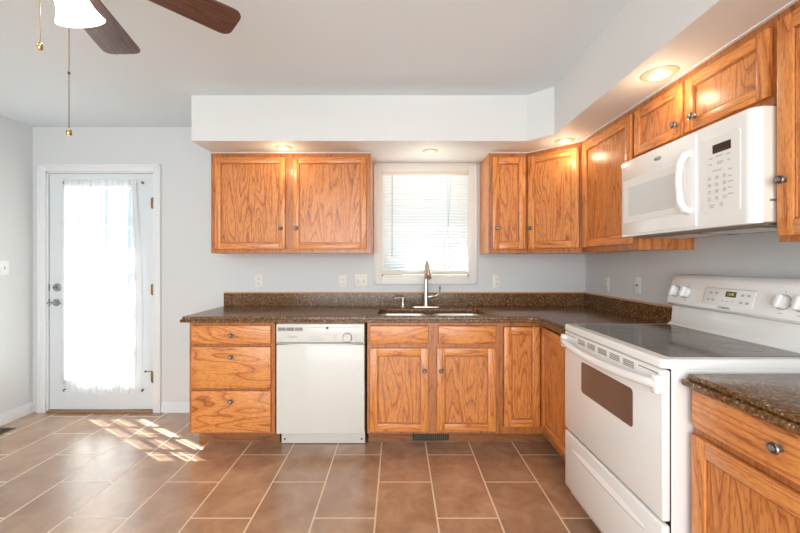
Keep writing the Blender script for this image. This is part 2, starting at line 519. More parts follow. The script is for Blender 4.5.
def baseboard_profile(b, pts_from, pts_to, normal):
    """a baseboard run with a stepped top between two floor points, thickness along normal"""
    (x0, y0), (x1, y1) = pts_from, pts_to
    nx, ny = normal
    for th, z0, z1 in ((0.014, 0, 0.068), (0.010, 0.068, 0.080), (0.006, 0.080, 0.090)):
        xs = sorted([x0, x1, x0 + nx * th, x1 + nx * th]); ys = sorted([y0, y1, y0 + ny * th, y1 + ny * th])
        b.box(xs[0], xs[-1], ys[0], ys[-1], z0, z1, trim_white, 0.0015, 1)
b_ = MB(); baseboard_profile(b_, (DX1 + 0.066, YB), (-1.44, YB), (0, -1)); struct(b_.build('baseboard_back'), 'white baseboard between the door casing and the drawer cabinet', 'baseboard')
b_ = MB(); baseboard_profile(b_, (XL, YF), (XL, YB - 0.002), (1, 0)); struct(b_.build('baseboard_left'), 'white baseboard along the side wall', 'baseboard')

# ------------------------------------------------------------------ ground outside
b_ = MB(); b_.box(-9, 9, YB + T + 0.05, 16, -0.25, -0.16, concrete); struct(b_.build('ground_outside', smooth=False), 'pale sunlit paving outside the door', 'ground')

b_ = MB(); b_.box(-6, 4, YB + T + 0.002, YB + 0.60, 2.56, 2.66, soffit_paint); struct(b_.build('roof_eave', smooth=False), 'white roof eave outside over the door', 'roof')

# ------------------------------------------------------------------ door with 15 panes
door = struct(thing('door_1', 'white exterior door with fifteen glass panes and brass hinges', 'door'))
d = MB()
GX0, GX1, GZ0, GZ1 = -2.862, -2.262, 0.262, 1.925
SX0, SX1 = DX0 + 0.016, DX1 - 0.014
SY0, SY1 = YB + 0.008, YB + 0.052
d.box(SX0, GX0, SY0, SY1, 0.022, 2.043, door_white, 0.002, 1)
d.box(GX1, SX1, SY0, SY1, 0.022, 2.043, door_white, 0.002, 1)
d.box(GX0, GX1, SY0, SY1, 0.022, GZ0, door_white)
d.box(GX0, GX1, SY0, SY1, GZ1, 2.043, door_white)
for x0, x1, z0, z1 in ((GX0 - 0.02, GX0 + 0.012, GZ0 - 0.02, GZ1 + 0.02), (GX1 - 0.012, GX1 + 0.02, GZ0 - 0.02, GZ1 + 0.02), (GX0, GX1, GZ0 - 0.02, GZ0 + 0.012), (GX0, GX1, GZ1 - 0.012, GZ1 + 0.02)):
    d.box(x0, x1, SY0 - 0.008, SY0 + 0.004, z0, z1, door_white, 0.003, 2)
d.build('door_slab', door)
d = MB()
for i in (1, 2):
    x = GX0 + (GX1 - GX0) * i / 3
    d.box(x - 0.010, x + 0.010, SY0 + 0.004, SY0 + 0.038, GZ0, GZ1, door_white, 0.003, 1)
for i in (1, 2, 3, 4):
    z = GZ0 + (GZ1 - GZ0) * i / 5
    d.box(GX0, GX1, SY0 + 0.005, SY0 + 0.037, z - 0.010, z + 0.010, door_white, 0.003, 1)
d.build('muntin_grid', door)
d = MB(); d.box(GX0, GX1, SY0 + 0.019, SY0 + 0.023, GZ0, GZ1, glass); d.build('door_glass', door, smooth=False)
# jamb, casing, threshold
d = MB()
d.box(DX0, DX0 + 0.010, YB - 0.004, YB + T, 0, DZ1, trim_white); d.box(DX1 - 0.010, DX1, YB - 0.004, YB + T, 0, DZ1, trim_white)
d.box(DX0, DX1, YB - 0.004, YB + T, DZ1 - 0.010, DZ1, trim_white)
d.box(DX0 + 0.010, DX0 + 0.024, YB + 0.054, YB + T, 0, DZ1, trim_white); d.box(DX1 - 0.024, DX1 - 0.010, YB + 0.054, YB + T, 0, DZ1, trim_white)
d.build('door_jamb', door, smooth=False)
d = MB()
d.box(DX0 + 0.010, DX0 + 0.020, YB + 0.053, YB + 0.056, 0.02, DZ1 - 0.010, black_gap); d.box(DX1 - 0.020, DX1 - 0.010, YB + 0.053, YB + 0.056, 0.02, DZ1 - 0.010, black_gap)
d.box(DX0 + 0.010, DX1 - 0.010, YB + 0.053, YB + 0.056, 2.036, DZ1 - 0.010, black_gap)
d.build('door_gap_shade', door, smooth=False)  # near-black strips standing in for the shade in the door gap
d = MB()
def casing(b, x0, x1, z0, z1, wd, y, mat, floor=False):
    th = 0.016
    for (u, o) in ((0.0, th), (0.012, th + 0.004), (wd * 0.55, th + 0.001)):
        # inner, middle and outer steps of the moulding
        pass
    def bar(xa, xb, za, zb):
        b.box(xa, xb, y - th, y, za, zb, mat, 0.003, 2)
    bar(x0 - wd, x0, z0 - (0 if floor else wd), z1 + wd)
    bar(x1, x1 + wd, z0 - (0 if floor else wd), z1 + wd)
    bar(x0, x1, z1, z1 + wd)
    if not floor:
        bar(x0, x1, z0 - wd, z0)
    # raised outer back-band
    bb = 0.016
    b.box(x0 - wd - 0.003, x0 - wd + bb, y - th - 0.007, y, z0 - (0 if floor else wd), z1 + wd + 0.003, mat, 0.004, 2)
    b.box(x1 + wd - bb, x1 + wd + 0.003, y - th - 0.007, y, z0 - (0 if floor else wd), z1 + wd + 0.003, mat, 0.004, 2)
    b.box(x0 - wd, x1 + wd, y - th - 0.007, y, z1 + wd - bb, z1 + wd + 0.003, mat, 0.004, 2)
    if not floor:
        b.box(x0 - wd, x1 + wd, y - th - 0.007, y, z0 - wd - 0.003, z0 - wd + bb, mat, 0.004, 2)
casing(d, DX0 - 0.002, DX1 + 0.002, 0.0, DZ1 + 0.002, 0.058, YB, trim_white, floor=True)
d.build('door_casing', door)
d = MB(); d.box(DX0 + 0.010, DX1 - 0.010, YB - 0.02, YB + T, 0.0, 0.018, threshold_wood, 0.004, 2); d.build('threshold', door)
for z in (1.79, 1.05, 0.30):
    h = MB()
    xh = SX1 + 0.004
    h.lathe([(0, -0.05), (0.006, -0.048), (0.0075, -0.044), (0.0075, 0.044), (0.006, 0.048), (0, 0.052)], (xh, SY0 - 0.008, z), (0, 0, 1), old_brass, 12)
    h.box(xh - 0.022, xh, SY0 - 0.002, SY0 + 0.001, z - 0.044, z + 0.044, old_brass)
    h.build('hinge', door)
h = MB()
h.lathe([(0, 0), (0.034, 0), (0.036, 0.004), (0.031, 0.012), (0.020, 0.015), (0.020, 0.022), (0, 0.023)], (-2.917, SY0, 1.068), (0, -1, 0), chrome, 28)
h.box(-2.930, -2.904, SY0 - 0.034, SY0 - 0.018, 1.064, 1.073, pewter_dark, 0.003, 2, )
h.build('deadbolt', door)
h = MB()
h.lathe([(0, 0), (0.029, 0), (0.031, 0.004), (0.027, 0.009), (0.012, 0.012), (0.011, 0.040), (0, 0.041)], (-2.925, SY0, 0.938), (0, -1, 0), chrome, 28)
h.tube([(-2.925, SY0 - 0.040, 0.938), (-2.905, SY0 - 0.045, 0.940), (-2.88, SY0 - 0.045, 0.937), (-2.855, SY0 - 0.040, 0.934)], [0.010, 0.009, 0.008, 0.007], chrome, 12)
h.tube([(-2.925, SY0 - 0.040, 0.938), (-2.955, SY0 - 0.044, 0.941), (-2.972, SY0 - 0.036, 0.936)], [0.010, 0.008, 0.007], chrome, 12)
h.build('door_lever', door)
for z in (1.068, 0.938):
    h = MB(); h.box(SX0 - 0.011, SX0 + 0.003, SY0 - 0.0015, SY0 + 0.03, z - 0.03, z + 0.03, old_brass); h.build('strike_plate', door)
h = MB()
xh = SX1 + 0.004
h.tube([(xh - 0.002, SY0 - 0.016, 0.352), (xh - 0.03, SY0 - 0.030, 0.355), (xh - 0.055, SY0 - 0.022, 0.352)], [0.004, 0.004, 0.004], old_brass, 8)
h.lathe([(0, 0), (0.009, 0), (0.009, 0.012), (0, 0.014)], (xh - 0.055, SY0 - 0.022, 0.352), (-0.6, 0.8, 0), old_brass, 12)
h.build('hinge_pin_stop', door)

# curtain gathered on two rods
cur = thing('door_curtain', 'sheer white lace curtain gathered on rods over the door glass', 'curtain')
cb = MB()
t = bmesh.new()
NX, NZ = 150, 44
zt, zb = 1.985, 0.172
grid = []
for j in range(NZ + 1):
    v = j / NZ
    z = zt + (zb - zt) * v
    row = []
    bulge = math.sin(min(1, max(0, v)) * PI)
    xl = -2.832 - 0.008 * bulge + 0.020 * v
    xr = -2.220 + 0.030 * bulge + 0.040 * v
    edge = max(0.0, 1 - min(v, 1 - v) / 0.06)
    for i in range(NX + 1):
        u = i / NX
        x = xl + (xr - xl) * u
        fold = 0.0065 * math.sin(u * 44 + 0.9 * math.sin(v * 3 + u * 5)) + 0.0022 * math.sin(u * 117 + 2.0 * v)
        fold += edge * 0.004 * math.sin(u * 260)
        y = YB - 0.026 + fold * (1 - 0.45 * edge)
        zz = z + edge * 0.006 * math.sin(u * 190 + 1.3) * (1 if v in (0, 1) else 0.3)
        row.append(t.verts.new((x, y, zz)))
    grid.append(row)
for j in range(NZ):
    for i in range(NX):
        t.faces.new([grid[j][i], grid[j][i + 1], grid[j + 1][i + 1], grid[j + 1][i]])
cb._merge(t, curtain_mat)
cb.build('curtain_cloth', cur)
for z in (1.962, 0.190):
    cb = MB()
    cb.tube([(-2.846, YB - 0.012, z), (-2.176, YB - 0.012, z)], 0.003, trim_white, 10)
    for x in (-2.846, -2.178):
        cb.box(x - 0.004, x + 0.004, YB - 0.018, SY0 - 0.0005, z - 0.009, z + 0.011, old_brass, 0.002, 1)
    cb.build('curtain_rod', cur)

# ------------------------------------------------------------------ window above the sink
win = struct(thing('window_1', 'white double-hung window above the sink', 'window'))
d = MB(); casing(d, WX0, WX1, WZ0, WZ1 - 0.014, 0.066, YB, casing_white); d.build('window_casing', win)
d = MB()
for x0, x1, z0, z1 in ((WX0, WX0 + 0.012, WZ0, WZ1), (WX1 - 0.012, WX1, WZ0, WZ1), (WX0, WX1, WZ0, WZ0 + 0.012), (WX0, WX1, WZ1 - 0.012, WZ1)):
    d.box(x0, x1, YB - 0.002, YB + T, z0, z1, casing_white)
d.build('window_jamb', win, smooth=False)
ZM = 1.605
def sash(y0, z0, z1, name):
    s = MB()
    s.box(WX0 + 0.012, WX0 + 0.058, y0, y0 + 0.03, z0, z1, trim_white, 0.003, 1); s.box(WX1 - 0.058, WX1 - 0.012, y0, y0 + 0.03, z0, z1, trim_white, 0.003, 1)
    s.box(WX0 + 0.058, WX1 - 0.058, y0, y0 + 0.03, z0, z0 + 0.045, trim_white, 0.003, 1); s.box(WX0 + 0.058, WX1 - 0.058, y0, y0 + 0.03, z1 - 0.045, z1, trim_white, 0.003, 1)
    o = s.build(name, win)
    s = MB(); s.box(WX0 + 0.058, WX1 - 0.058, y0 + 0.013, y0 + 0.017, z0 + 0.045, z1 - 0.045, glass); s.build('window_pane', o, smooth=False)
sash(YB + 0.060, WZ0 + 0.012, ZM + 0.02, 'lower_sash')
sash(YB + 0.095, ZM - 0.02, WZ1 - 0.012, 'upper_sash')

bl = thing('window_blind', 'white horizontal mini blind lowered over the sink window', 'blind')
BX0, BX1 = WX0 + 0.004, WX1 - 0.004
BY = YB + 0.008
s = MB(); s.box(BX0, BX1, BY - 0.024, BY + 0.014, 2.030, 2.062, blind_white, 0.004, 2)
s.box(BX0 - 0.002, BX0 + 0.02, BY - 0.026, BY + 0.014, 2.026, 2.066, blind_white, 0.002, 1); s.box(BX1 - 0.02, BX1 + 0.002, BY - 0.026, BY + 0.014, 2.026, 2.066, blind_white, 0.002, 1)
s.build('headrail', bl)
s = MB()
z = 2.018
while z > 1.208:
    t = bmesh.new()
    prof = []
    ang = math.radians(54)
    for q in range(6):
        c = (q / 5 - 0.5) * 0.025
        bow = 0.0022 * (1 - (c / 0.0125) ** 2)
        yy = c * math.cos(ang) - bow * math.sin(ang)
        zz = -c * math.sin(ang) - bow * math.cos(ang)
        prof.append((yy, zz))
    A = [t.verts.new((BX0 + 0.008, BY + p[0], z + p[1])) for p in prof]
    B = [t.verts.new((BX1 - 0.008, BY + p[0], z + p[1])) for p in prof]
    for q in range(5):
        t.faces.new([A[q], B[q], B[q + 1], A[q + 1]])
    s._merge(t, slat_mat)
    z -= 0.0252
s.build('slats', bl)
s = MB(); s.box(BX0 + 0.004, BX1 - 0.004, BY - 0.012, BY + 0.014, 1.1785, 1.208, blind_white, 0.004, 2); s.build('bottom_rail', bl)
s = MB(); s.tube([(-0.045, BY - 0.022, 2.03), (-0.046, BY - 0.024, 1.70), (-0.046, BY - 0.024, 1.335)], 0.0035, wand_grey, 8); s.build('tilt_wand', bl)
for xo in (0.40, 0.44):
    s = MB(); s.tube([(xo + (0.03 if xo < 0.42 else 0.02), BY - 0.02, 2.03), (0.43, BY - 0.02, 1.55), (xo, BY - 0.021, 1.46), (xo, BY - 0.021, 1.24)], 0.0016, wand_grey, 6)
    for zz in (1.42, 1.38, 1.34, 1.30, 1.26, 1.235):
        s.lathe([(0, -0.006), (0.0042, -0.004), (0.0042, 0.004), (0, 0.006)], (xo, BY - 0.021, zz), (0, 0, 1), wand_grey, 8)
    s.build('pull_cord', bl)

# ------------------------------------------------------------------ cabinets
def knob(parent, x, z, y=-0.02, r=0.0155):
    k = MB()
    k.lathe([(0, 0), (0.010, 0), (0.0095, 0.002), (0.0055, 0.004), (0.0050, 0.012), (0.0075, 0.015), (r, 0.017), (r * 1.03, 0.020), (r * 0.93, 0.0235), (r * 0.80, 0.0225)], (x, y, z), (0, -1, 0), pewter, 24)
    k.lathe([(r * 0.80, 0.0225), (r * 0.62, 0.0225), (r * 0.56, 0.0250)], (x, y, z), (0, -1, 0), pewter_dark, 24)
    k.lathe([(r * 0.56, 0.0250), (r * 0.30, 0.0275), (0, 0.0285)], (x, y, z), (0, -1, 0), pewter, 24)
    return k.build('knob', parent)

def make_door(parent, x0, x1, z0, z1, kx=None, kz=None, sw=0.052, y1=0.0, th=0.02, name='door', M=None):
    d = MB()
    y0 = y1 - th
    d.box(x0, x0 + sw, y0, y1, z0, z1, oak_v, 0.0035, 2)
    d.box(x1 - sw, x1, y0, y1, z0, z1, oak_v, 0.0035, 2)
    d.box(x0 + sw - 0.001, x1 - sw + 0.001, y0, y1, z0, z0 + sw, oak_h, 0.0035, 2)
    d.box(x0 + sw - 0.001, x1 - sw + 0.001, y0, y1, z1 - sw, z1, oak_h, 0.0035, 2)
    # stepped sticking round the panel
    e = 0.007
    d.box(x0 + sw - 0.001, x0 + sw + e, y0 + 0.006, y1, z0 + sw, z1 - sw, oak_frame, 0.002, 1)
    d.box(x1 - sw - e, x1 - sw + 0.001, y0 + 0.006, y1, z0 + sw, z1 - sw, oak_frame, 0.002, 1)
    d.box(x0 + sw, x1 - sw, y0 + 0.006, y1, z0 + sw - 0.001, z0 + sw + e, oak_frame, 0.002, 1)
    d.box(x0 + sw, x1 - sw, y0 + 0.006, y1, z1 - sw - e, z1 - sw + 0.001, oak_frame, 0.002, 1)
    o = d.build(name, parent)
    p = MB(); p.box(x0 + sw + 0.001, x1 - sw - 0.001, y0 + 0.011, y1 - 0.002, z0 + sw + 0.001, z1 - sw - 0.001, oak_panel); p.build('door_panel', o, smooth=False)
    if kx is not None:
        knob(o, kx, kz, y0)
    return o

def make_drawer(parent, x0, x1, z0, z1, kx=None, kz=None, name='drawer'):
    d = MB()
    d.box(x0, x1, -0.02, 0.0, z0, z1, oak_drawer, 0.006, 3)
    o = d.build(name, parent)
    if kx is not None:
        knob(o, kx, kz)
    return o

def carcass(parent, x0, x1, z0, z1, dep, stiles=(), rails=(), edge=0.035, toe=None, lt=None, top=True):
    c = MB()
    t_ = 0.016
    c.box(x0, x0 + t_, 0.019, dep, z0, z1, oak_v); c.box(x1 - t_, x1, 0.019, dep, z0, z1, oak_v)
    c.box(x0 + t_, x1 - t_, 0.019, dep, z0 + 0.004, z0 + 0.004 + t_, oak_h)
    if top:
        c.box(x0 + t_, x1 - t_, 0.019, dep, z1 - t_, z1, oak_h)
    c.box(x0 + t_, x1 - t_, dep - 0.008, dep, z0 + t_, z1 - t_, oak_h)
    c.build('carcass', parent, smooth=False)
    f = MB()
    f.box(x0, x0 + edge, 0, 0.019, z0, z1, oak_frame, 0.001, 1); f.box(x1 - edge, x1, 0, 0.019, z0, z1, oak_frame, 0.001, 1)
    f.box(x0 + edge, x1 - edge, 0.0003, 0.019, z0, z0 + edge, oak_frame, 0.001, 1); f.box(x0 + edge, x1 - edge, 0.0003, 0.019, z1 - edge, z1, oak_frame, 0.001, 1)
    for a, b2 in stiles:
        f.box(a, b2, 0.0002, 0.019, z0 + edge, z1 - edge, oak_frame)
    for a, b2 in rails:
        f.box(x0 + edge, x1 - edge, 0.0004, 0.019, a, b2, oak_frame)
    f.build('face_frame', parent, smooth=False)
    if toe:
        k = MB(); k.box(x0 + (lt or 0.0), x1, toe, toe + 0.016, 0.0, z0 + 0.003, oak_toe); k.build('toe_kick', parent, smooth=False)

YU = 2.88            # face of wall cabinets on the back wall
YBASE = 2.57         # face of base cabinets on the back wall
XU = 1.285           # face of wall cabinets on the range wall
XBASE = 0.995        # face of base cabinets on the range wall
UZ0, UZ1 = 1.353, ZS - 0.001
UG, BG = 'oak wall cabinets under the soffit', 'oak base cabinets under the granite counter'

c = thing('wall_cabinet', 'wide two-door oak wall cabinet between glazed door and window', 'cabinet', (0, YU, 0), 0, UG)
carcass(c, -1.436, -0.206, UZ0, UZ1, YB - YU - 0.001, stiles=[(-0.868, -0.790)])
make_door(c, -1.400, -0.862, 1.386, 2.089, -0.893, 1.543, 0.045)
make_door(c, -0.800, -0.238, 1.386, 2.089, -0.772, 1.543, 0.045)

c = thing('wall_cabinet', 'narrow single-door oak wall cabinet beside the sink window', 'cabinet', (0, YU, 0), 0, UG)
carcass(c, 0.703, 0.999, UZ0, UZ1, YB - YU - 0.001)
make_door(c, 0.728, 0.980, 1.386, 2.089, 0.758, 1.543, 0.05)

# diagonal corner wall cabinet
c = thing('corner_wall_cabinet', 'oak wall cabinet set diagonally across the room corner', 'cabinet', (1.0, YU, 0), -PI / 4, UG)
S2 = math.sqrt(0.5)
Mloc = c.matrix_basis.inverted()
def to_loc(p):
    v = Vector((p[0] - 1.0, p[1] - YU)); a = PI / 4
    return (v.x * math.cos(a) - v.y * math.sin(a), v.x * math.sin(a) + v.y * math.cos(a))
WD = (XU - 1.0) / S2
b_ = MB()
b_.prism([to_loc(p) for p in ((1.0005, YB - 0.001), (1.0005, YU + 0.02), (XU + 0.02, 2.5955), (XR - 0.001, 2.5955), (XR - 0.001, YB - 0.001))], UZ0, UZ1, oak_v)
b_.build('carcass', c, smooth=False)
f = MB()
f.box(0.002, 0.02, 0, 0.019, UZ0, UZ1, oak_frame); f.box(WD - 0.02, WD - 0.002, 0, 0.019, UZ0, UZ1, oak_frame)
f.box(0.02, WD - 0.02, 0.0003, 0.019, UZ0, UZ0 + 0.035, oak_frame); f.box(0.02, WD - 0.02, 0.0003, 0.019, UZ1 - 0.035, UZ1, oak_frame)
f.build('face_frame', c, smooth=False)
make_door(c, 0.012, WD - 0.020, 1.386, 2.089, 0.036, 1.543, 0.05)

R90 = -PI / 2        # local +x runs towards the camera along the range wall
def ry(y):           # world y -> local x for a thing at y = 0
    return -y
MY0, MY1 = 1.262, 2.020     # span of range and microwave
c = thing('wall_cabinet', 'single-door oak wall cabinet between diagonal corner cabinet and microwave', 'cabinet', (XU, 0, 0), R90, UG)
carcass(c, ry(2.595), ry(MY1 + 0.002), UZ0, UZ1, XR - XU - 0.001)
make_door(c, ry(2.565), ry(MY1 + 0.012), 1.386, 2.089, None, None, 0.052)

c = thing('wall_cabinet', 'short two-door oak wall cabinet directly above the microwave', 'cabinet', (XU, 0, 0), R90, UG)
carcass(c, ry(MY1), ry(MY0), 1.822, UZ1, XR - XU - 0.001, stiles=[(ry(1.675), ry(1.63))])
make_door(c, ry(2.003), ry(1.661), 1.853, 2.087, ry(1.693), 1.907, 0.045)
make_door(c, ry(1.650), ry(1.278), 1.853, 2.087, ry(1.592), 1.907, 0.045)

c = thing('wall_cabinet', 'oak wall cabinet on the camera side of the microwave, cut by the picture edge', 'cabinet', (XU, 0, 0), R90, UG)
carcass(c, ry(MY0 - 0.002), ry(0.66), UZ0, UZ1, XR - XU - 0.001)
make_door(c, ry(1.249), ry(0.69), 1.372, 2.089, ry(1.222), 1.555, 0.052)

# base cabinets on the back wall
BZ0, BZ1 = 0.107, 0.872
c = thing('drawer_cabinet', 'oak base cabinet with three stacked drawers left of the dishwasher', 'cabinet', (0, YBASE, 0), 0, BG)
carcass(c, -1.430, -0.842, BZ0, BZ1, YB - YBASE - 0.001, rails=[(0.700, 0.730), (0.400, 0.428)], edge=0.03, toe=0.105, lt=0.012)
make_drawer(c, -1.407, -0.866, 0.727, 0.853, -1.133, 0.787)
make_drawer(c, -1.407, -0.866, 0.424, 0.707, -1.133, 0.640)
make_drawer(c, -1.407, -0.866, 0.122, 0.405, -1.133, 0.338)

c = thing('sink_cabinet', 'two-door oak sink base cabinet with false drawer fronts', 'cabinet', (0, YBASE, 0), 0, BG)
carcass(c, -0.208, 0.703, BZ0, BZ1, YB - YBASE - 0.001, stiles=[(0.205, 0.285)], rails=[(0.690, 0.735)], edge=0.035, toe=0.105, top=False)
make_drawer(c, -0.188, 0.211, 0.727, 0.850, name='false_drawer_front')
make_drawer(c, 0.279, 0.671, 0.727, 0.850, name='false_drawer_front')
make_door(c, -0.188, 0.211, 0.128, 0.697, 0.184, 0.544)
make_door(c, 0.270, 0.671, 0.128, 0.697, 0.297, 0.544)

# corner base cabinet with two hinged leaves meeting in the inner corner
c = thing('corner_base_cabinet', 'oak corner base cabinet with two door leaves meeting in the inner angle', 'cabinet', (0, 0, 0), 0, BG)
b_ = MB()
b_.prism([(0.7045, YB - 0.001), (0.7045, YBASE + 0.02), (XBASE + 0.02, YBASE + 0.02), (XBASE + 0.02, MY1 + 0.004), (XR - 0.001, MY1 + 0.004), (XR - 0.001, YB - 0.001)], BZ0, BZ1 - 0.002, oak_v)
b_.build('carcass', c, smooth=False)
f = MB()
f.box(0.7045, 0.722, YBASE, YBASE + 0.019, BZ0, BZ1, oak_frame); f.box(0.722, XBASE + 0.019, YBASE + 0.0003, YBASE + 0.019, BZ0, BZ0 + 0.05, oak_frame); f.box(0.722, XBASE + 0.019, YBASE + 0.0003, YBASE + 0.019, BZ1 - 0.025, BZ1, oak_frame)
f.box(XBASE, XBASE + 0.019, MY1 + 0.004, MY1 + 0.030, BZ0, BZ1, oak_frame); f.box(XBASE + 0.0003, XBASE + 0.019, MY1 + 0.030, YBASE, BZ0, BZ0 + 0.05, oak_frame); f.box(XBASE + 0.0003, XBASE + 0.019, MY1 + 0.030, YBASE, BZ1 - 0.025, BZ1, oak_frame)
f.build('face_frame', c, smooth=False)
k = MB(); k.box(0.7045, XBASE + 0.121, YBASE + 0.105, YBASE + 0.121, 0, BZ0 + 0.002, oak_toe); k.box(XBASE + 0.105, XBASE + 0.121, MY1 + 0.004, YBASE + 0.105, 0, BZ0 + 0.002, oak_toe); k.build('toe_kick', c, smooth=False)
o = make_door(c, 0.728, 0.972, 0.160, 0.843, None, None, 0.05); o.location = (0, YBASE, 0)
o = make_door(c, -(YBASE - 0.024), -(MY1 + 0.034), 0.160, 0.843, None, None, 0.05); o.location = (XBASE, 0, 0); o.rotation_euler = (0, 0, R90)

c = thing('base_cabinet', 'oak base cabinet with one drawer over a door on the camera side of the range', 'cabinet', (XBASE, 0, 0), R90, BG)
carcass(c, ry(1.250), ry(0.645), BZ0, BZ1, XR - XBASE - 0.001, rails=[(0.715, 0.755)], edge=0.02, toe=0.105)
make_drawer(c, ry(1.243), ry(0.655), 0.742, 0.866, ry(0.952), 0.812)
make_door(c, ry(1.243), ry(0.655), 0.128, 0.716, None, None, 0.055)

# register let into the toe kick
r_ = thing('toe_kick_register', 'dark slotted heating register in the toe kick under the sink', 'vent', (0, YBASE + 0.1045, 0))
b_ = MB(); b_.box(0.108, 0.366, -0.004, 0.0, 0.012, 0.098, register_metal, 0.001, 1); b_.build('grille_plate', r_)
b_ = MB()
for i in range(17):
    x = 0.122 + i * 0.0142
    b_.box(x, x + 0.005, -0.008, -0.004, 0.020, 0.090, register_tan)
b_.build('slats', r_, smooth=False)
r_ = thing('floor_register', 'dark metal floor register set in the tiles by the side baseboard', 'vent', (0, 0, 0))
b_ = MB(); b_.box(-3.085, -2.955, 2.585, 2.895, 0.0005, 0.005, register_tan, 0.001, 1); b_.build('register_frame', r_)
b_ = MB()
for i in range(13):
    y = 2.602 + i * 0.022
    b_.box(-3.072, -2.968, y, y + 0.013, 0.005, 0.007, register_metal)
b_.build('slats', r_, smooth=False)

# ------------------------------------------------------------------ granite counters
cx, cz0, cz1 = 0.952, 0.874, 0.914
def counter_poly(front_y, front_x, left, rad=0.085, end=MY1 + 0.003):
    a = arc(front_x - rad, front_y - rad, rad, 90, 0, 8)
    return [(left, YB - 0.001), (left, front_y)] + a + [(front_x, end), (XR - 0.001, end), (XR - 0.001, YB - 0.001)]
SINK = rrect(-0.142, 0.640, 2.602, 2.990, 0.075, 6)
ct = thing('countertop', 'L-shaped speckled brown granite countertop around the sink', 'countertop')
b_ = MB()
b_.prism(counter_poly(2.546, 0.966, -1.466), 0.894, cz1, granite, bev=0.008, seg=3, holes=[SINK[::-1]], only=lambda e: min(v.co.z for v in e.verts) > 0.91 and not any(abs(v.co.y - (YB - 0.001)) < 1e-5 or abs(v.co.x - XR + 0.001) < 1e-5 for v in e.verts))
b_.prism(counter_poly(2.532, 0.952, -1.478), cz0, 0.894, granite, bev=0.007, seg=3, holes=[SINK[::-1]], only=lambda e: not any(-0.2 < v.co.x < 0.7 and 2.59 < v.co.y < 3.0 for v in e.verts) and not any(abs(v.co.y - (YB - 0.001)) < 1e-5 or abs(v.co.x - XR + 0.001) < 1e-5 for v in e.verts))
b_.build('counter_slab', ct)
b_ = MB()
b_.box(-1.478, XR - 0.001, YB - 0.020, YB - 0.001, cz1, cz1 + 0.106, granite, 0.001, 1)
b_.box(XR - 0.020, XR - 0.001, MY1 + 0.003, YB - 0.020, cz1, cz1 + 0.106, granite, 0.001, 1)
b_.build('backsplash', ct)
b_ = MB()
b_.box(-1.478, XR - 0.001, YB - 0.024, YB - 0.0005, cz1 + 0.106, cz1 + 0.116, strip_wood, 0.002, 1)
b_.box(XR - 0.024, XR - 0.0005, MY1 + 0.003, YB - 0.024, cz1 + 0.106, cz1 + 0.116, strip_wood, 0.002, 1)
b_.build('wood_strip', ct)['label'] = 'thin pale wooden strip capping the backsplash'

ct = thing('countertop', 'short brown granite countertop on the camera side of the range', 'countertop')
b_ = MB()
b_.box(0.966, XR - 0.001, 0.63, 1.248, 0.894, cz1, granite, 0.006, 3)
b_.box(0.950, XR - 0.001, 0.62, 1.256, cz0, 0.894, granite, 0.006, 3)
b_.build('counter_slab', ct)
b_ = MB(); b_.box(XR - 0.020, XR - 0.001, 0.63, 1.248, cz1, cz1 + 0.106, granite, 0.001, 1); b_.build('backsplash', ct)

# ------------------------------------------------------------------ sink, faucet, soap pump
sk = thing('kitchen_sink', 'stainless double-bowl sink set under the granite counter', 'sink')
b_ = MB()
DIV = 0.250
for x0, x1 in ((-0.146, DIV - 0.012), (DIV + 0.012, 0.644)):
    top = rrect(x0, x1, 2.598, 2.994, 0.07, 6)
    mid = rrect(x0 + 0.012, x1 - 0.012, 2.610, 2.982, 0.07, 6)
    bot = rrect(x0 + 0.05, x1 - 0.05, 2.648, 2.944, 0.05, 6)
    t = bmesh.new()
    rings = [[t.verts.new((p[0], p[1], z)) for p in ring] for ring, z in ((top, 0.8725), (mid, 0.72), (bot, 0.695))]
    N = len(top)
    for A, B in zip(rings, rings[1:]):
        for i in range(N):
            t.faces.new([A[i], A[(i + 1) % N], B[(i + 1) % N], B[i]])
    t.faces.new(rings[-1])
    bmesh.ops.recalc_face_normals(t, faces=t.faces[:])
    geo = bmesh.ops.solidify(t, geom=t.faces[:], thickness=0.0015)
    b_._merge(t, steel)
b_.box(DIV - 0.012, DIV + 0.012, 2.617, 2.975, 0.855, 0.8725, steel, 0.005, 3)
b_.build('bowls', sk)
for x in (0.045, 0.450):
    b_ = MB(); b_.lathe([(0, 0.004), (0.030, 0.003), (0.042, 0.004), (0.045, 0.0015)], (x, 2.81, 0.6955), (0, 0, 1), pewter, 24); b_.build('drain', sk)

fa = thing('faucet', 'brushed nickel pull-down kitchen faucet behind the sink', 'faucet', (0.235, 3.075, cz1 + 0.0008))
b_ = MB(); b_.prism(rrect(-0.120, 0.120, -0.028, 0.028, 0.027, 6), 0.0, 0.008, nickel, bev=0.003, only=lambda e: max(v.co.z for v in e.verts) > 0.007 and min(v.co.z for v in e.verts) > 0.007); b_.build('base_plate', fa)
b_ = MB(); b_.lathe([(0, 0.008), (0.027, 0.008), (0.026, 0.014), (0.0235, 0.030), (0.0225, 0.095), (0.0205, 0.120), (0.018, 0.150), (0.0150, 0.20), (0, 0.20)], (0, 0, 0), (0, 0, 1), nickel, 28); b_.build('faucet_body', fa)
pts = [(0, 0, 0.19)] + [(0, 0, 0.24)] + [(0, -0.085 + 0.085 * math.cos(a), 0.285 + 0.085 * math.sin(a)) for a in [PI * i / 14 for i in range(0, 12)]]
b_ = MB(); b_.tube(pts, 0.0140, nickel, 18); b_.build('gooseneck_spout', fa)
e = Vector(pts[-1]); dr = (Vector(pts[-1]) - Vector(pts[-2])).normalized()
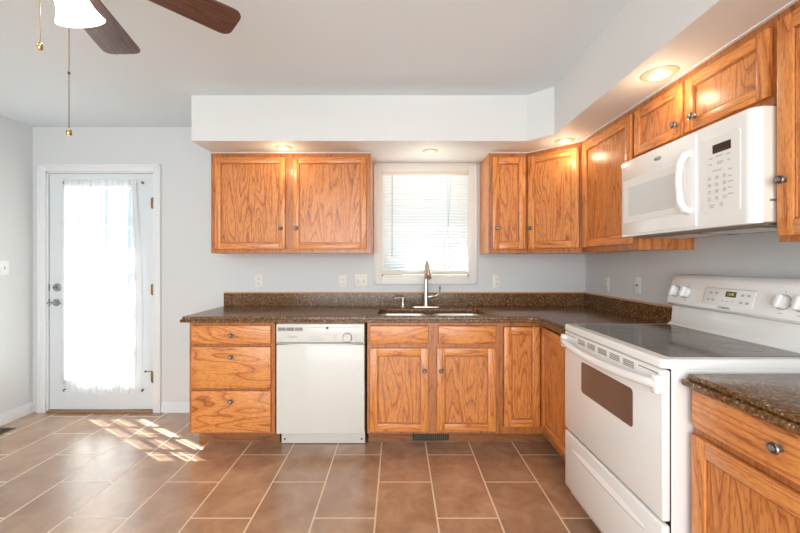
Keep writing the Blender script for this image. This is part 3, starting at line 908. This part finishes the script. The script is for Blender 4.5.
b_ = MB(); b_.lathe([(0, -0.004), (0.0150, 0), (0.0165, 0.025), (0.0205, 0.06), (0.0262, 0.112), (0.0250, 0.120), (0, 0.121)], e, dr, nickel, 28)
b_.build('spray_head', fa)
b_ = MB(); mid = e + dr * 0.078; b_.lathe([(0, 0), (0.008, 0), (0.0075, 0.004), (0, 0.005)], mid + Vector((0, -0.017, 0)), (0, -1, -0.2), dark_plastic, 14); b_.build('spray_button', fa)
b_ = MB()
b_.lathe([(0, 0), (0.015, 0), (0.0165, 0.012), (0.0165, 0.034), (0.014, 0.05), (0.010, 0.056), (0, 0.058)], (0.016, 0, 0.085), (1, 0, 0.08), nickel, 20)
b_.tube([(0.066, 0, 0.088), (0.090, -0.002, 0.097), (0.105, -0.006, 0.118), (0.112, -0.012, 0.145), (0.111, -0.016, 0.172)], [0.010, 0.008, 0.0065, 0.0062, 0.0070], nickel, 12)
b_.build('lever_handle', fa)
so = thing('soap_dispenser', 'small brushed nickel soap pump beside the faucet', 'soap dispenser', (0.045, 3.075, cz1 + 0.0008))
b_ = MB(); b_.lathe([(0, 0), (0.021, 0), (0.020, 0.006), (0.0155, 0.012), (0.0145, 0.040), (0.010, 0.048), (0.0085, 0.066), (0, 0.066)], (0, 0, 0), (0, 0, 1), nickel, 22); b_.build('pump_body', so)
b_ = MB(); b_.lathe([(0, 0.064), (0.012, 0.064), (0.013, 0.072), (0.011, 0.082), (0, 0.084)], (0, 0, 0), (0, 0, 1), nickel, 20)
b_.tube([(0, 0, 0.075), (-0.035, -0.004, 0.077), (-0.062, -0.008, 0.073), (-0.066, -0.008, 0.066)], [0.006, 0.0055, 0.005, 0.0048], nickel, 10); b_.build('pump_nozzle', so)

# ------------------------------------------------------------------ dishwasher
dw = thing('dishwasher', 'white built-in dishwasher between drawer cabinet and sink cabinet', 'dishwasher', (-0.525, 2.545, 0))
def RX(a): return Matrix.Rotation(a, 4, 'X')
FRONT = Matrix.Rotation(PI / 2, 4, 'X')         # text facing local -y
b_ = MB(); b_.box(-0.298, 0.298, 0.03, 0.60, 0.113, 0.868, appl_cream); b_.build('tub', dw, smooth=False)
b_ = MB()
b_.box(-0.300, 0.300, 0.0, 0.03, 0.115, 0.722, dish_white, 0.005, 3)
# gently bowed top edge of the door below the controls
pts = [(-0.299, 0.71)] + [(-0.299 + 0.598 * i / 20, 0.728 - 0.012 * math.sin(PI * i / 20) + 0.004) for i in range(21)] + [(0.299, 0.71)]
b_.build('door', dw)
b_ = MB()
b_.box(-0.300, 0.300, -0.004, 0.03, 0.727, 0.866, dish_white, 0.006, 3)
pts = [(-0.299 + 0.598 * i / 20, 0.731 - 0.014 * math.sin(PI * i / 20)) for i in range(21)] + [(0.299, 0.74), (-0.299, 0.74)]
b_.prism(pts, -0.004, 0.012, dish_white, axis='y', bev=0.001, seg=1)
b_.box(-0.085, 0.285, -0.007, -0.003, 0.838, 0.846, appl_cream, 0.002, 1)
cp = b_.build('control_panel', dw)
b_ = MB()
for i in range(3):
    x = -0.288 + i * 0.058
    for k in range(4):
        b_.box(x, x + 0.053, -0.0062, -0.003, 0.819 + k * 0.0058, 0.8235 + k * 0.0058, taupe)
b_.build('vent_grille', cp, smooth=False)
b_ = MB(); b_.box(0.040, 0.056, -0.010, -0.004, 0.831, 0.845, dark_plastic, 0.002, 1); b_.build('door_latch', cp)
b_ = MB()
b_.lathe([(0, 0), (0.033, 0), (0.033, 0.003), (0.030, 0.004)], (0.184, -0.004, 0.773), (0, -1, 0), grey_print, 36)
b_.lathe([(0.029, 0.003), (0.028, 0.014), (0.026, 0.017), (0, 0.017)], (0.184, -0.004, 0.773), (0, -1, 0), dish_white, 36)
b_.box(0.1815, 0.1865, -0.0265, -0.020, 0.750, 0.797, dish_white, 0.001, 1)
b_.build('timer_dial', cp)
lettering('Frigidaire', 0.017, grey_print, Matrix.Translation((-0.190, -0.0042, 0.778)) @ FRONT, cp)
b_ = MB()
for x, z, ww in [(-0.075, 0.752, 0.016), (-0.045, 0.752, 0.016), (-0.02, 0.752, 0.016), (0.005, 0.752, 0.012), (-0.062, 0.762, 0.09), (-0.07, 0.778, 0.012), (-0.05, 0.778, 0.012), (-0.03, 0.778, 0.012), (-0.01, 0.778, 0.012), (0.09, 0.770, 0.022), (0.09, 0.786, 0.026), (0.09, 0.754, 0.018), (0.225, 0.775, 0.026), (0.225, 0.788, 0.024), (0.225, 0.760, 0.02)]:
    b_.box(x, x + ww, -0.0046, -0.0038, z, z + 0.0035, light_print)
b_.build('printed_marking', cp, smooth=False)
b_ = MB()
b_.box(-0.296, 0.296, 0.100, 0.118, 0.004, 0.112, dish_white, 0.003, 2)
for x in (-0.272, 0.272):
    b_.lathe([(0, 0), (0.007, 0), (0.005, 0.002), (0, 0.0025)], (x, 0.100, 0.035), (0, -1, 0), dark_plastic, 12)
b_.build('kick_plate', dw)
for x in (-0.25, 0.25):
    b_ = MB(); b_.lathe([(0, 0), (0.016, 0), (0.016, 0.012), (0.008, 0.014), (0.008, 0.115), (0, 0.115)], (x, 0.30, 0.0), (0, 0, 1), dark_plastic, 12); b_.build('levelling_foot', dw)

# ------------------------------------------------------------------ range (local x towards camera, local -y into the room)
RC = (MY0 + MY1) / 2
rg_ = thing('kitchen_range', 'white freestanding electric range with glass cooktop', 'range', (0, RC, 0), R90)
# in local coordinates: local x = RC - world y ; local y = world x (front has the smaller y)
HW = (MY1 - MY0) / 2 - 0.004
b_ = MB(); b_.box(-HW + 0.004, HW - 0.004, 0.930, XR - 0.006, 0.05, 0.925, appl_white, 0.003, 1)
b_.build('oven_body', rg_)
for x in (-0.33, 0.33):
    for y in (1.0, 1.5):
        b_ = MB(); b_.lathe([(0, 0), (0.018, 0), (0.018, 0.02), (0.010, 0.022), (0.010, 0.052), (0, 0.052)], (x, y, 0), (0, 0, 1), dark_plastic, 12); b_.build('levelling_foot', rg_)
b_ = MB()
b_.prism(rrect(-HW, HW, 0.896, 1.50, 0.02, 4), 0.925, 0.955, appl_white, bev=0.009, seg=3, holes=[], only=lambda e: min(v.co.z for v in e.verts) > 0.95)
b_.build('cooktop_frame', rg_)
b_ = MB(); b_.prism(rrect(-HW + 0.035, HW - 0.035, 0.945, 1.452, 0.012, 4), 0.951, 0.9565, cooktop_glass, bev=0.001, seg=1, only=lambda e: min(v.co.z for v in e.verts) > 0.956)
cg = b_.build('glass_cooktop', rg_)
b_ = MB()
for x, y, r in ((-0.17, 1.08, 0.085), (0.18, 1.08, 0.105), (-0.17, 1.32, 0.075), (0.18, 1.32, 0.085)):
    b_ = MB()
    for rr_ in (r, r * 0.62):
        b_.lathe([(rr_ - 0.002, 0.0), (rr_ - 0.002, 0.0003), (rr_, 0.0003), (rr_, 0.0)], (x, y, 0.9565), (0, 0, 1), burner_ring, 48)
    b_.build('burner_ring', cg)
# backguard: riser and forward-leaning console
b_ = MB()
b_.prism([(1.455, 0.953), (1.455, 0.957), (1.474, 0.972), (1.482, 1.055), (1.600, 1.055), (1.600, 0.953)], -HW, HW, appl_white, axis='x', bev=0.002, seg=2)
b_.build('riser', rg_)
b_ = MB()
con = [(1.455, 1.064), (1.449, 1.072), (1.451, 1.085), (1.481, 1.195), (1.491, 1.212), (1.510, 1.221), (1.600, 1.221), (1.600, 1.056), (1.475, 1.056)]
b_.prism(con, -HW, HW, appl_white, axis='x', bev=0.004, seg=2)
con_o = b_.build('control_console', rg_)
sl = Vector((1.451, 1.085)); su = Vector((1.481, 1.195)); sd = (su - sl).normalized()
lean = math.atan2(su.x - sl.x, su.y - sl.y)          # console face leans away from the room
def CM(x, h):
    """matrix on the console face: local x to the viewer's right, z up the face, -y outwards"""
    p = sl + sd * h
    return Matrix.Translation((x, p.x, p.y)) @ Matrix.Rotation(-lean, 4, 'X')
CF = Matrix.Rotation(PI / 2, 4, 'X')
def cface(x0, x1, h0, h1, th, mat, bev=0.0, lift=0.0):
    b = MB(); M = CM(0, 0)
    b.box(x0, x1, -th - lift, 0.001, h0, h1, mat, bev, 2, M=M)
    return b
o = cface(-0.140, 0.108, 0.006, 0.082, 0.002, panel_white, 0.0008).build('touch_panel', con_o)
b_ = MB(); b_.box(-0.143, 0.112, -0.0012, 0.001, 0.0825, 0.0855, light_print, 0, M=CM(0, 0)); b_.box(-0.144, -0.141, -0.0012, 0.001, 0.004, 0.0855, light_print, 0, M=CM(0, 0)); b_.build('panel_border', con_o, smooth=False)
o2 = cface(-0.028, 0.024, 0.047, 0.072, 0.003, display_olive, 0.0008).build('clock_display', con_o)
lettering('12:00', 0.015, display_digits, CM(-0.002, 0.0595) @ Matrix.Translation((0, -0.0032, 0)) @ CF, con_o, 'display_digits')
b_ = MB()
for x, h in ((-0.105, 0.060), (-0.075, 0.060), (-0.112, 0.028), (-0.087, 0.028), (0.054, 0.060), (0.082, 0.060), (0.054, 0.028), (0.082, 0.028)):
    b_ = MB(); b_.box(x - 0.008, x + 0.008, -0.0026, 0, h - 0.005, h + 0.005, light_print, 0.0005, 1, M=CM(0, 0)); b_.build('touch_key', con_o)
b_ = MB()
for x, h in ((-0.035, 0.028), (-0.01, 0.026), (0.015, 0.028)):
    b_.box(x - 0.008, x + 0.008, -0.0026, 0, h - 0.0015, h + 0.0015, light_print, 0, M=CM(0, 0))
b_.build('key_marking', con_o)
lettering('KENMORE', 0.0135, grey_print, CM(-0.020, -0.0015) @ Matrix.Translation((0, -0.003, -0.002)) @ CF, con_o)
for x in (-0.324, -0.252, 0.222, 0.290):
    b_ = MB()
    M = CM(x, 0.050)
    b_.lathe([(0.0305, 0.0), (0.031, 0.002), (0.028, 0.003)], (0, 0, 0), (0, -1, 0), light_print, 32, M=M)
    b_.lathe([(0.027, 0), (0.027, 0.006), (0.025, 0.018), (0.022, 0.020), (0, 0.020)], (0, 0, 0), (0, -1, 0), appl_white, 32, M=M)
    b_.box(-0.0075, 0.0075, -0.031, -0.016, -0.025, 0.025, appl_white, 0.003, 2, M=M @ Matrix.Rotation(0.15, 4, 'Y'))
    b_.build('control_knob', con_o)
for x in (-0.324, -0.252, 0.222, 0.290):
    b_ = MB(); b_.lathe([(0, 0), (0.0022, 0), (0.0018, 0.001), (0, 0.001)], (x, -0.0002, 0.090), (0, -1, 0), grey_print, 10, M=CM(0, 0))
    b_.box(x - 0.008, x + 0.008, -0.001, 0, 0.004, 0.007, light_print, 0, M=CM(0, 0))
    b_.build('knob_marking', con_o, smooth=False)
# oven door with bowed handle
YD = 0.900
b_ = MB()
b_.box(-HW + 0.002, HW - 0.002, YD, 0.928, 0.402, 0.918, appl_white, 0.008, 3)
od = b_.build('oven_door', rg_)
b_ = MB()
b_.prism([(p[0], p[1]) for p in rrect(RC - 1.83, RC - 1.43, 0.650, 0.800, 0.016, 5)], YD - 0.0015, YD + 0.002, oven_glass, axis='y', bev=0.001, seg=1)
b_.build('oven_window', od)
b_ = MB()
for g in range(5):
    x0 = RC - 1.865 + g * 0.0935
    for k in range(4):
        b_.box(x0, x0 + 0.068, YD - 0.0012, YD + 0.001, 0.880 + k * 0.0068, 0.8835 + k * 0.0068, taupe)
for x0 in (-HW + 0.02, HW - 0.13):
    b_.box(x0, x0 + 0.105, YD - 0.0012, YD + 0.001, 0.900, 0.9035, taupe)
b_.build('vent_slots', od, smooth=False)
b_ = MB()
hp = []
for i in range(25):
    u = i / 24
    x = -HW + 0.018 + (2 * HW - 0.036) * u
    y = YD - 0.012 - 0.036 * min(1.0, math.sin(PI * u) ** 0.55)
    z = 0.868 - 0.012 * math.sin(PI * u)
    hp.append((x, y, z))
b_.tube(hp, 0.0165, appl_white, 14, flat=1.0)
for x in (-HW + 0.018, HW - 0.018):
    b_.box(x - 0.016, x + 0.016, YD - 0.024, YD + 0.002, 0.835, 0.900, appl_white, 0.007, 3)
b_.build('door_handle', od)
b_ = MB()
b_.box(-HW + 0.002, HW - 0.002, YD, 0.928, 0.092, 0.390, appl_white, 0.010, 3)
dr_o = b_.build('storage_drawer', rg_)
b_ = MB()
t = bmesh.new()
# raised lens-shaped pull moulding on the drawer front
N = 30
for i in range(N + 1):
    u = i / N
    wv = math.sin(PI * u) ** 0.35 if 0 < u < 1 else 0
    x = -0.29 + 0.58 * u
    for q, (dy, dz) in enumerate(((0.0, 0.024), (-0.009, 0.012), (-0.012, 0.0), (-0.004, -0.012), (0.0, -0.020))):
        t.verts.new((x, YD + 0.001 + dy * wv, 0.315 + dz * wv))
t.verts.ensure_lookup_table()
for i in range(N):
    for q in range(4):
        t.faces.new([t.verts[i * 5 + q], t.verts[i * 5 + q + 1], t.verts[(i + 1) * 5 + q + 1], t.verts[(i + 1) * 5 + q]])
b_._merge(t, appl_white); b_.build('drawer_pull', dr_o)
b_ = MB(); b_.box(-HW + 0.006, HW - 0.006, 0.9285, 0.932, 0.06, 0.92, black_gap); b_.build('door_backing', rg_, smooth=False)  # black sheet behind the oven door and drawer

# ------------------------------------------------------------------ over-the-range microwave
mw = thing('microwave', 'white over-the-range microwave hung under the short oak cabinet', 'microwave', (0, RC, 0), R90)
MW = (MY1 - MY0) / 2 - 0.003
MZ0, MZ1, MXF = 1.418, 1.816, 1.2075
b_ = MB()
b_.box(-MW, MW, MXF + 0.028, XR - 0.002, MZ0 + 0.004, MZ1, appl_cream, 0.004, 2)
b_.build('microwave_body', mw)
b_ = MB()   # front shell with its rounded end
sh = [(-MW, MXF + 0.030)] + [(-MW, MXF + 0.006), (-MW + 0.006, MXF)] + [(MW - 0.035, MXF)] + arc(MW - 0.035, MXF + 0.030, 0.030, 270, 360, 8)[1:]
sh = sh[:-1] + [(MW, MXF + 0.030)]
b_.prism([(p[0], p[1]) for p in sh], MZ0, MZ1, appl_white, bev=0.004, seg=2, only=lambda e: abs(e.verts[0].co.z - e.verts[1].co.z) < 1e-6)
b_.build('front_panel', mw)
XS = 0.135        # seam between door and control side
b_ = MB()
b_.box(-MW + 0.012, XS - 0.002, MXF - 0.006, MXF + 0.002, MZ0 + 0.012, MZ1 - 0.012, appl_white, 0.002, 2)
md = b_.build('microwave_door', mw)
b_ = MB()
b_.prism(rrect(-MW + 0.03, 0.075, MZ0 + 0.072, MZ1 - 0.105, 0.008, 3), MXF - 0.0075, MXF - 0.003, panel_white, axis='y', bev=0.001, seg=1)
b_.build('door_face', md)
mw_glass = plain('microwave_window_mesh', (0.66, 0.66, 0.64), 0.14, coat=0.5)
b_ = MB(); b_.prism(rrect(-MW + 0.075, 0.028, MZ0 + 0.105, MZ1 - 0.145, 0.006, 3), MXF - 0.0085, MXF - 0.006, mw_glass, axis='y', bev=0.0008, seg=1); b_.build('viewing_window', md)
b_ = MB()
hz = [(0.105, MXF - 0.006, MZ1 - 0.085), (0.105, MXF - 0.030, MZ1 - 0.092), (0.100, MXF - 0.045, MZ1 - 0.125), (0.098, MXF - 0.050, (MZ0 + MZ1) / 2 + 0.005), (0.100, MXF - 0.045, MZ0 + 0.115), (0.105, MXF - 0.030, MZ0 + 0.082), (0.105, MXF - 0.006, MZ0 + 0.076)]
b_.tube(hz, [0.015, 0.015, 0.0135, 0.0125, 0.0135, 0.015, 0.015], appl_white, 14)
b_.build('door_handle', md)
b_ = MB()
b_.prism(rrect(XS + 0.020, XS + 0.190, MZ0 + 0.055, MZ1 - 0.055, 0.008, 3), MXF - 0.002, MXF + 0.002, panel_white, axis='y', bev=0.0008, seg=1)
kp = b_.build('control_panel', mw)
b_ = MB(); b_.box(XS + 0.076, XS + 0.154, MXF - 0.004, MXF, MZ1 - 0.118, MZ1 - 0.085, display_dark, 0.001, 1); b_.build('clock_display', kp)
FM = Matrix.Rotation(PI / 2, 4, 'X')
keys = [['1', '2', '3'], ['4', '5', '6'], ['7', '8', '9'], ['', '0', '']]
b_ = MB()
for r in range(4):
    for c_ in range(3):
        x = XS + 0.062 + c_ * 0.033; z = MZ0 + 0.188 - r * 0.026
        b_.box(x - 0.010, x + 0.010, MXF - 0.0028, MXF, z - 0.0075, z + 0.0075, dish_white, 0.001, 1)
b_.build('keypad', kp)
for r in range(4):
    for c_ in range(3):
        if keys[r][c_]:
            x = XS + 0.062 + c_ * 0.033; z = MZ0 + 0.188 - r * 0.026
            lettering(keys[r][c_], 0.0125, grey_print, Matrix.Translation((x, MXF - 0.003, z)) @ FM, kp, 'key_numeral')
b_ = MB()
for x, z, ww in [(0.075, 0.285, 0.05), (0.058, 0.262, 0.018), (0.09, 0.265, 0.03), (0.135, 0.262, 0.016), (0.058, 0.240, 0.014), (0.095, 0.243, 0.028), (0.095, 0.236, 0.024), (0.140, 0.240, 0.012), (0.075, 0.212, 0.04), (0.142, 0.205, 0.016), (0.142, 0.180, 0.016), (0.142, 0.160, 0.022), (0.142, 0.138, 0.018), (0.142, 0.115, 0.022), (0.06, 0.083, 0.024), (0.062, 0.075, 0.02), (0.108, 0.085, 0.014), (0.108, 0.078, 0.012)]:
    b_.box(XS + x, XS + x + ww, MXF - 0.0025, MXF - 0.001, MZ0 + z, MZ0 + z + 0.004, light_print)
b_.build('printed_marking', kp, smooth=False)
# small oval swirl badge with its name
b_ = MB()
b_.tube([(-0.085 + 0.022 * math.cos(a), MXF - 0.0072, MZ1 - 0.052 + 0.0075 * math.sin(a)) for a in [0.5 + 5.3 * i / 22 for i in range(23)]], 0.0011, old_brass, 6)
bd = b_.build('badge', md)
lettering('Whirlpool', 0.0105, grey_print, Matrix.Translation((-0.085, MXF - 0.0065, MZ1 - 0.053)) @ FM, md)
b_ = MB()
b_.box(-MW + 0.02, MW - 0.02, MXF + 0.06, XR - 0.05, MZ0 - 0.006, MZ0 + 0.006, taupe, 0.002, 1)
for i in range(2):
    x0 = -0.30 + i * 0.33
    b_.box(x0, x0 + 0.26, MXF + 0.10, XR - 0.12, MZ0 - 0.010, MZ0 - 0.005, steel, 0.002, 1)
b_.build('underside_grille', mw)
b_ = MB(); b_.box(MW - 0.001, MW + 0.0012, MXF + 0.060, MXF + 0.064, MZ0 + 0.05, MZ0 + 0.105, appl_white); b_.box(MW - 0.001, MW + 0.0014, MXF + 0.052, MXF + 0.074, MZ0 + 0.074, MZ0 + 0.082, taupe); b_.build('side_latch', mw, smooth=False)

# ------------------------------------------------------------------ recessed lights in the soffit
DG = 'recessed lights in the soffit'
def downlight(x, y, label, r=0.062, e=5.0):
    t = thing('recessed_light', label, 'light', (x, y, ZS), 0, DG)
    b = MB()
    b.lathe([(r * 0.56, -0.003), (r * 0.66, -0.012), (r * 0.90, -0.010), (r * 1.08, -0.004), (r * 1.10, 0.0), (r * 0.56, 0.0)], (0, 0, 0), (0, 0, 1), ring_white, 36)
    b.build('trim_ring', t)
    b = MB()
    b.lathe([(0, -0.013), (r * 0.26, -0.0125), (r * 0.42, -0.009), (r * 0.50, -0.003), (0, -0.001)], (0, 0, 0), (0, 0, 1), lamp_glow, 28)
    b.build('lamp_bulb', t)
    l_ = lamp('bulb_light', 'POINT', (0, 0, -0.11), e, (1.0, 0.80, 0.55), shadow_soft_size=0.025)
    l_.parent = t
downlight(-0.832, 2.735, 'lit recessed light above the wide two-door wall cabinet', 0.055, 1.1)
downlight(0.248, 2.83, 'recessed light above the sink window', 0.055, 0.4)
downlight(1.155, 2.585, 'lit recessed light in front of the diagonal corner cabinet', 0.060, 1.1)
downlight(1.165, 1.665, 'lit recessed light in front of the short cabinet over the microwave', 0.066, 1.1)

# ------------------------------------------------------------------ outlets and switches
OG = 'wall plates above the counter'
def plate(name, label, cat, loc, rotz, kind, mat=almond, group=OG):
    t = thing(name, label, cat, loc, rotz, group)
    wd = 0.0575 if kind == 'double' else 0.035
    b = MB(); b.box(-wd, wd, -0.006, 0.0, -0.0575, 0.0575, mat, 0.003, 2)
    b.build('cover_plate', t)
    if kind == 'outlet':
        for z in (-0.020, 0.020):
            b = MB()
            b.prism(rrect(-0.0165, 0.0165, z - 0.0145, z + 0.0145, 0.010, 5), -0.0082, -0.005, mat, axis='y')
            b.box(-0.0085, -0.0060, -0.0088, -0.008, z - 0.002, z + 0.007, dark_plastic); b.box(0.0060, 0.0085, -0.0088, -0.008, z - 0.002, z + 0.006, dark_plastic)
            b.lathe([(0, 0), (0.003, 0), (0.0025, 0.0006), (0, 0.0006)], (0, -0.0082, z - 0.0075), (0, -1, 0), dark_plastic, 10)
            b.build('receptacle', t)
    elif kind in ('single', 'double'):
        for x in ((-0.023, 0.023) if kind == 'double' else (0.0,)):
            b = MB()
            b.box(x - 0.0055, x + 0.0055, -0.0075, -0.005, -0.0125, 0.0125, light_print)
            b.box(x - 0.0042, x + 0.0042, -0.018, -0.006, -0.001, 0.009, mat, 0.001, 1)
            b.build('toggle', t)
    elif kind == 'jack':
        b = MB(); b.box(-0.008, 0.008, -0.0085, -0.005, -0.006, 0.006, dark_plastic, 0.001, 1); b.build('phone_jack', t)
plate('wall_outlet', 'almond duplex outlet above the drawer cabinet counter', 'outlet', (-1.185, YB, 1.123), 0, 'outlet')
plate('wall_outlet', 'almond duplex outlet beside the double switch by the window', 'outlet', (-0.466, YB, 1.118), 0, 'outlet')
plate('light_switch', 'almond double toggle switch beside the window casing', 'switch', (-0.312, YB, 1.123), 0, 'double')
plate('wall_outlet', 'almond duplex outlet under the narrow wall cabinet', 'outlet', (0.851, YB, 1.120), 0, 'outlet')
plate('wall_outlet', 'almond duplex outlet on the range wall near the room corner', 'outlet', (XR, 2.866, 1.117), R90, 'outlet')
plate('phone_jack', 'white phone jack plate on the wall beside the range backguard', 'phone jack', (XR, 2.497, 1.130), R90, 'jack', plate_white)
plate('light_switch', 'white single toggle switch on the side wall by the glazed door', 'switch', (XL, 2.965, 1.240), PI / 2, 'single', plate_white, None)

# ------------------------------------------------------------------ ceiling fan
FX, FY, FZ = -0.922, 0.906, 2.10
fan = thing('ceiling_fan', 'ceiling fan with walnut blades and a lit frosted glass shade', 'ceiling fan', (FX, FY, ZC))
b_ = MB(); b_.lathe([(0, 0), (0.068, 0), (0.066, -0.02), (0.045, -0.05), (0.015, -0.06), (0, -0.06)], (0, 0, 0), (0, 0, 1), brass, 32); b_.build('canopy', fan)
b_ = MB(); b_.lathe([(0.011, -0.055), (0.011, -0.20), (0, -0.20)], (0, 0, 0), (0, 0, 1), brass, 16); b_.build('downrod', fan)
zb_ = FZ - ZC
b_ = MB(); b_.lathe([(0, 0.15), (0.035, 0.145), (0.085, 0.115), (0.105, 0.08), (0.105, 0.03), (0.085, 0.005), (0.06, -0.004), (0, -0.004)], (0, 0, zb_), (0, 0, 1), brass, 40); b_.build('motor_housing', fan)
for az, L1 in ((46.0, 0.528), (104.5, 0.572), (165, 0.56), (225, 0.56), (285, 0.56), (345, 0.56)):
    M = Matrix.Rotation(math.radians(az), 4, 'Z') @ Matrix.Translation((0, 0, zb_)) @ Matrix.Rotation(math.radians(-9), 4, 'X')
    bb = MB()
    L0, w0, w1 = 0.17, 0.052, 0.064
    out = [(L0, -w0), (L1 - 0.04, -w1)] + arc(L1 - 0.030, -w1 + 0.030, 0.030, 270, 360, 6) + arc(L1 - 0.030, w1 - 0.030, 0.030, 0, 90, 6) + [(L1 - 0.04, w1), (L0, w0)] + [(L0 - 0.025, 0.025), (L0 - 0.025, -0.025)]
    bb.prism(out, -0.0035, 0.0035, walnut, bev=0.0015, seg=1)
    bl_ = bb.build('fan_blade', fan)
    bl_.matrix_local = M
    bb = MB()
    bb.tube([(0.075, 0, 0.012), (0.12, 0, 0.008), (0.16, 0, 0.007)], [0.012, 0.010, 0.012], brass, 10)
    bb.box(0.15, 0.235, -0.028, 0.028, 0.0036, 0.0075, brass, 0.002, 1)
    bb.build('blade_bracket', bl_)
b_ = MB(); b_.lathe([(0, 0.01), (0.055, 0.005), (0.058, -0.02), (0.075, -0.035), (0.072, -0.065), (0.045, -0.09), (0.018, -0.10), (0, -0.102)], (0, 0, zb_), (0, 0, 1), brass, 36); b_.build('light_kit', fan)
for az in (93, 213, 333):
    a = math.radians(az)
    rad = Vector((math.cos(a), math.sin(a), 0))
    side = Vector((-math.sin(a), math.cos(a), 0))
    op = rad * 0.195 + Vector((0, 0, 1.995 - ZC))
    ax_ = (rad * 0.34 - side * 0.20 + Vector((0, 0, -0.90))).normalized()
    nk = op - ax_ * 0.125
    b_ = MB()
    b_.tube([Vector((0, 0, zb_ - 0.05)) + rad * 0.06, Vector((0, 0, zb_ - 0.035)) + rad * 0.10, nk - ax_ * 0.01], 0.009, brass, 10)
    b_.lathe([(0, -0.015), (0.024, -0.012), (0.027, 0.012), (0.024, 0.014)], nk, ax_, brass, 20)
    arm = b_.build('lamp_arm', fan)
    b_ = MB(); b_.lathe([(0.025, 0.0), (0.034, 0.012), (0.038, 0.035), (0.040, 0.065), (0.046, 0.095), (0.058, 0.120), (0.062, 0.126), (0.059, 0.125), (0.044, 0.095), (0.037, 0.065), (0.035, 0.035), (0.031, 0.014), (0.022, 0.003)], nk, ax_, shade_glow, 36)
    b_.build('glass_shade', arm)
    lb = lamp('fan_bulb', 'POINT', nk + ax_ * 0.10, 2.2, (1.0, 0.93, 0.82), shadow_soft_size=0.03); lb.parent = fan
for (px_, py_, z0, z1, fobm, fz) in ((-0.889, 0.930, 2.02, 1.83, fob_gold, 1.822), (-0.852, 0.970, 2.045, 1.63, fob_gold, 1.622)):
    b_ = MB()
    x, y = px_ - FX, py_ - FY
    b_.tube([(x, y, z0 - ZC), (x, y, z1 - ZC)], 0.0011, old_brass, 6)
    if z1 < 1.7:
        b_.lathe([(0, -0.004), (0.0028, -0.003), (0.0028, 0.003), (0, 0.004)], (x, y, 1.776 - ZC), (0, 0, 1), pewter_dark, 10)
    ch = b_.build('pull_chain', fan)
    b_ = MB(); b_.lathe([(0, 0.010), (0.003, 0.009), (0.0055, 0.006), (0.0062, 0.001), (0.0062, -0.005), (0.0045, -0.008), (0, -0.008)], (x, y, fz - ZC), (0, 0, 1), fobm, 18); b_.build('chain_fob', ch)
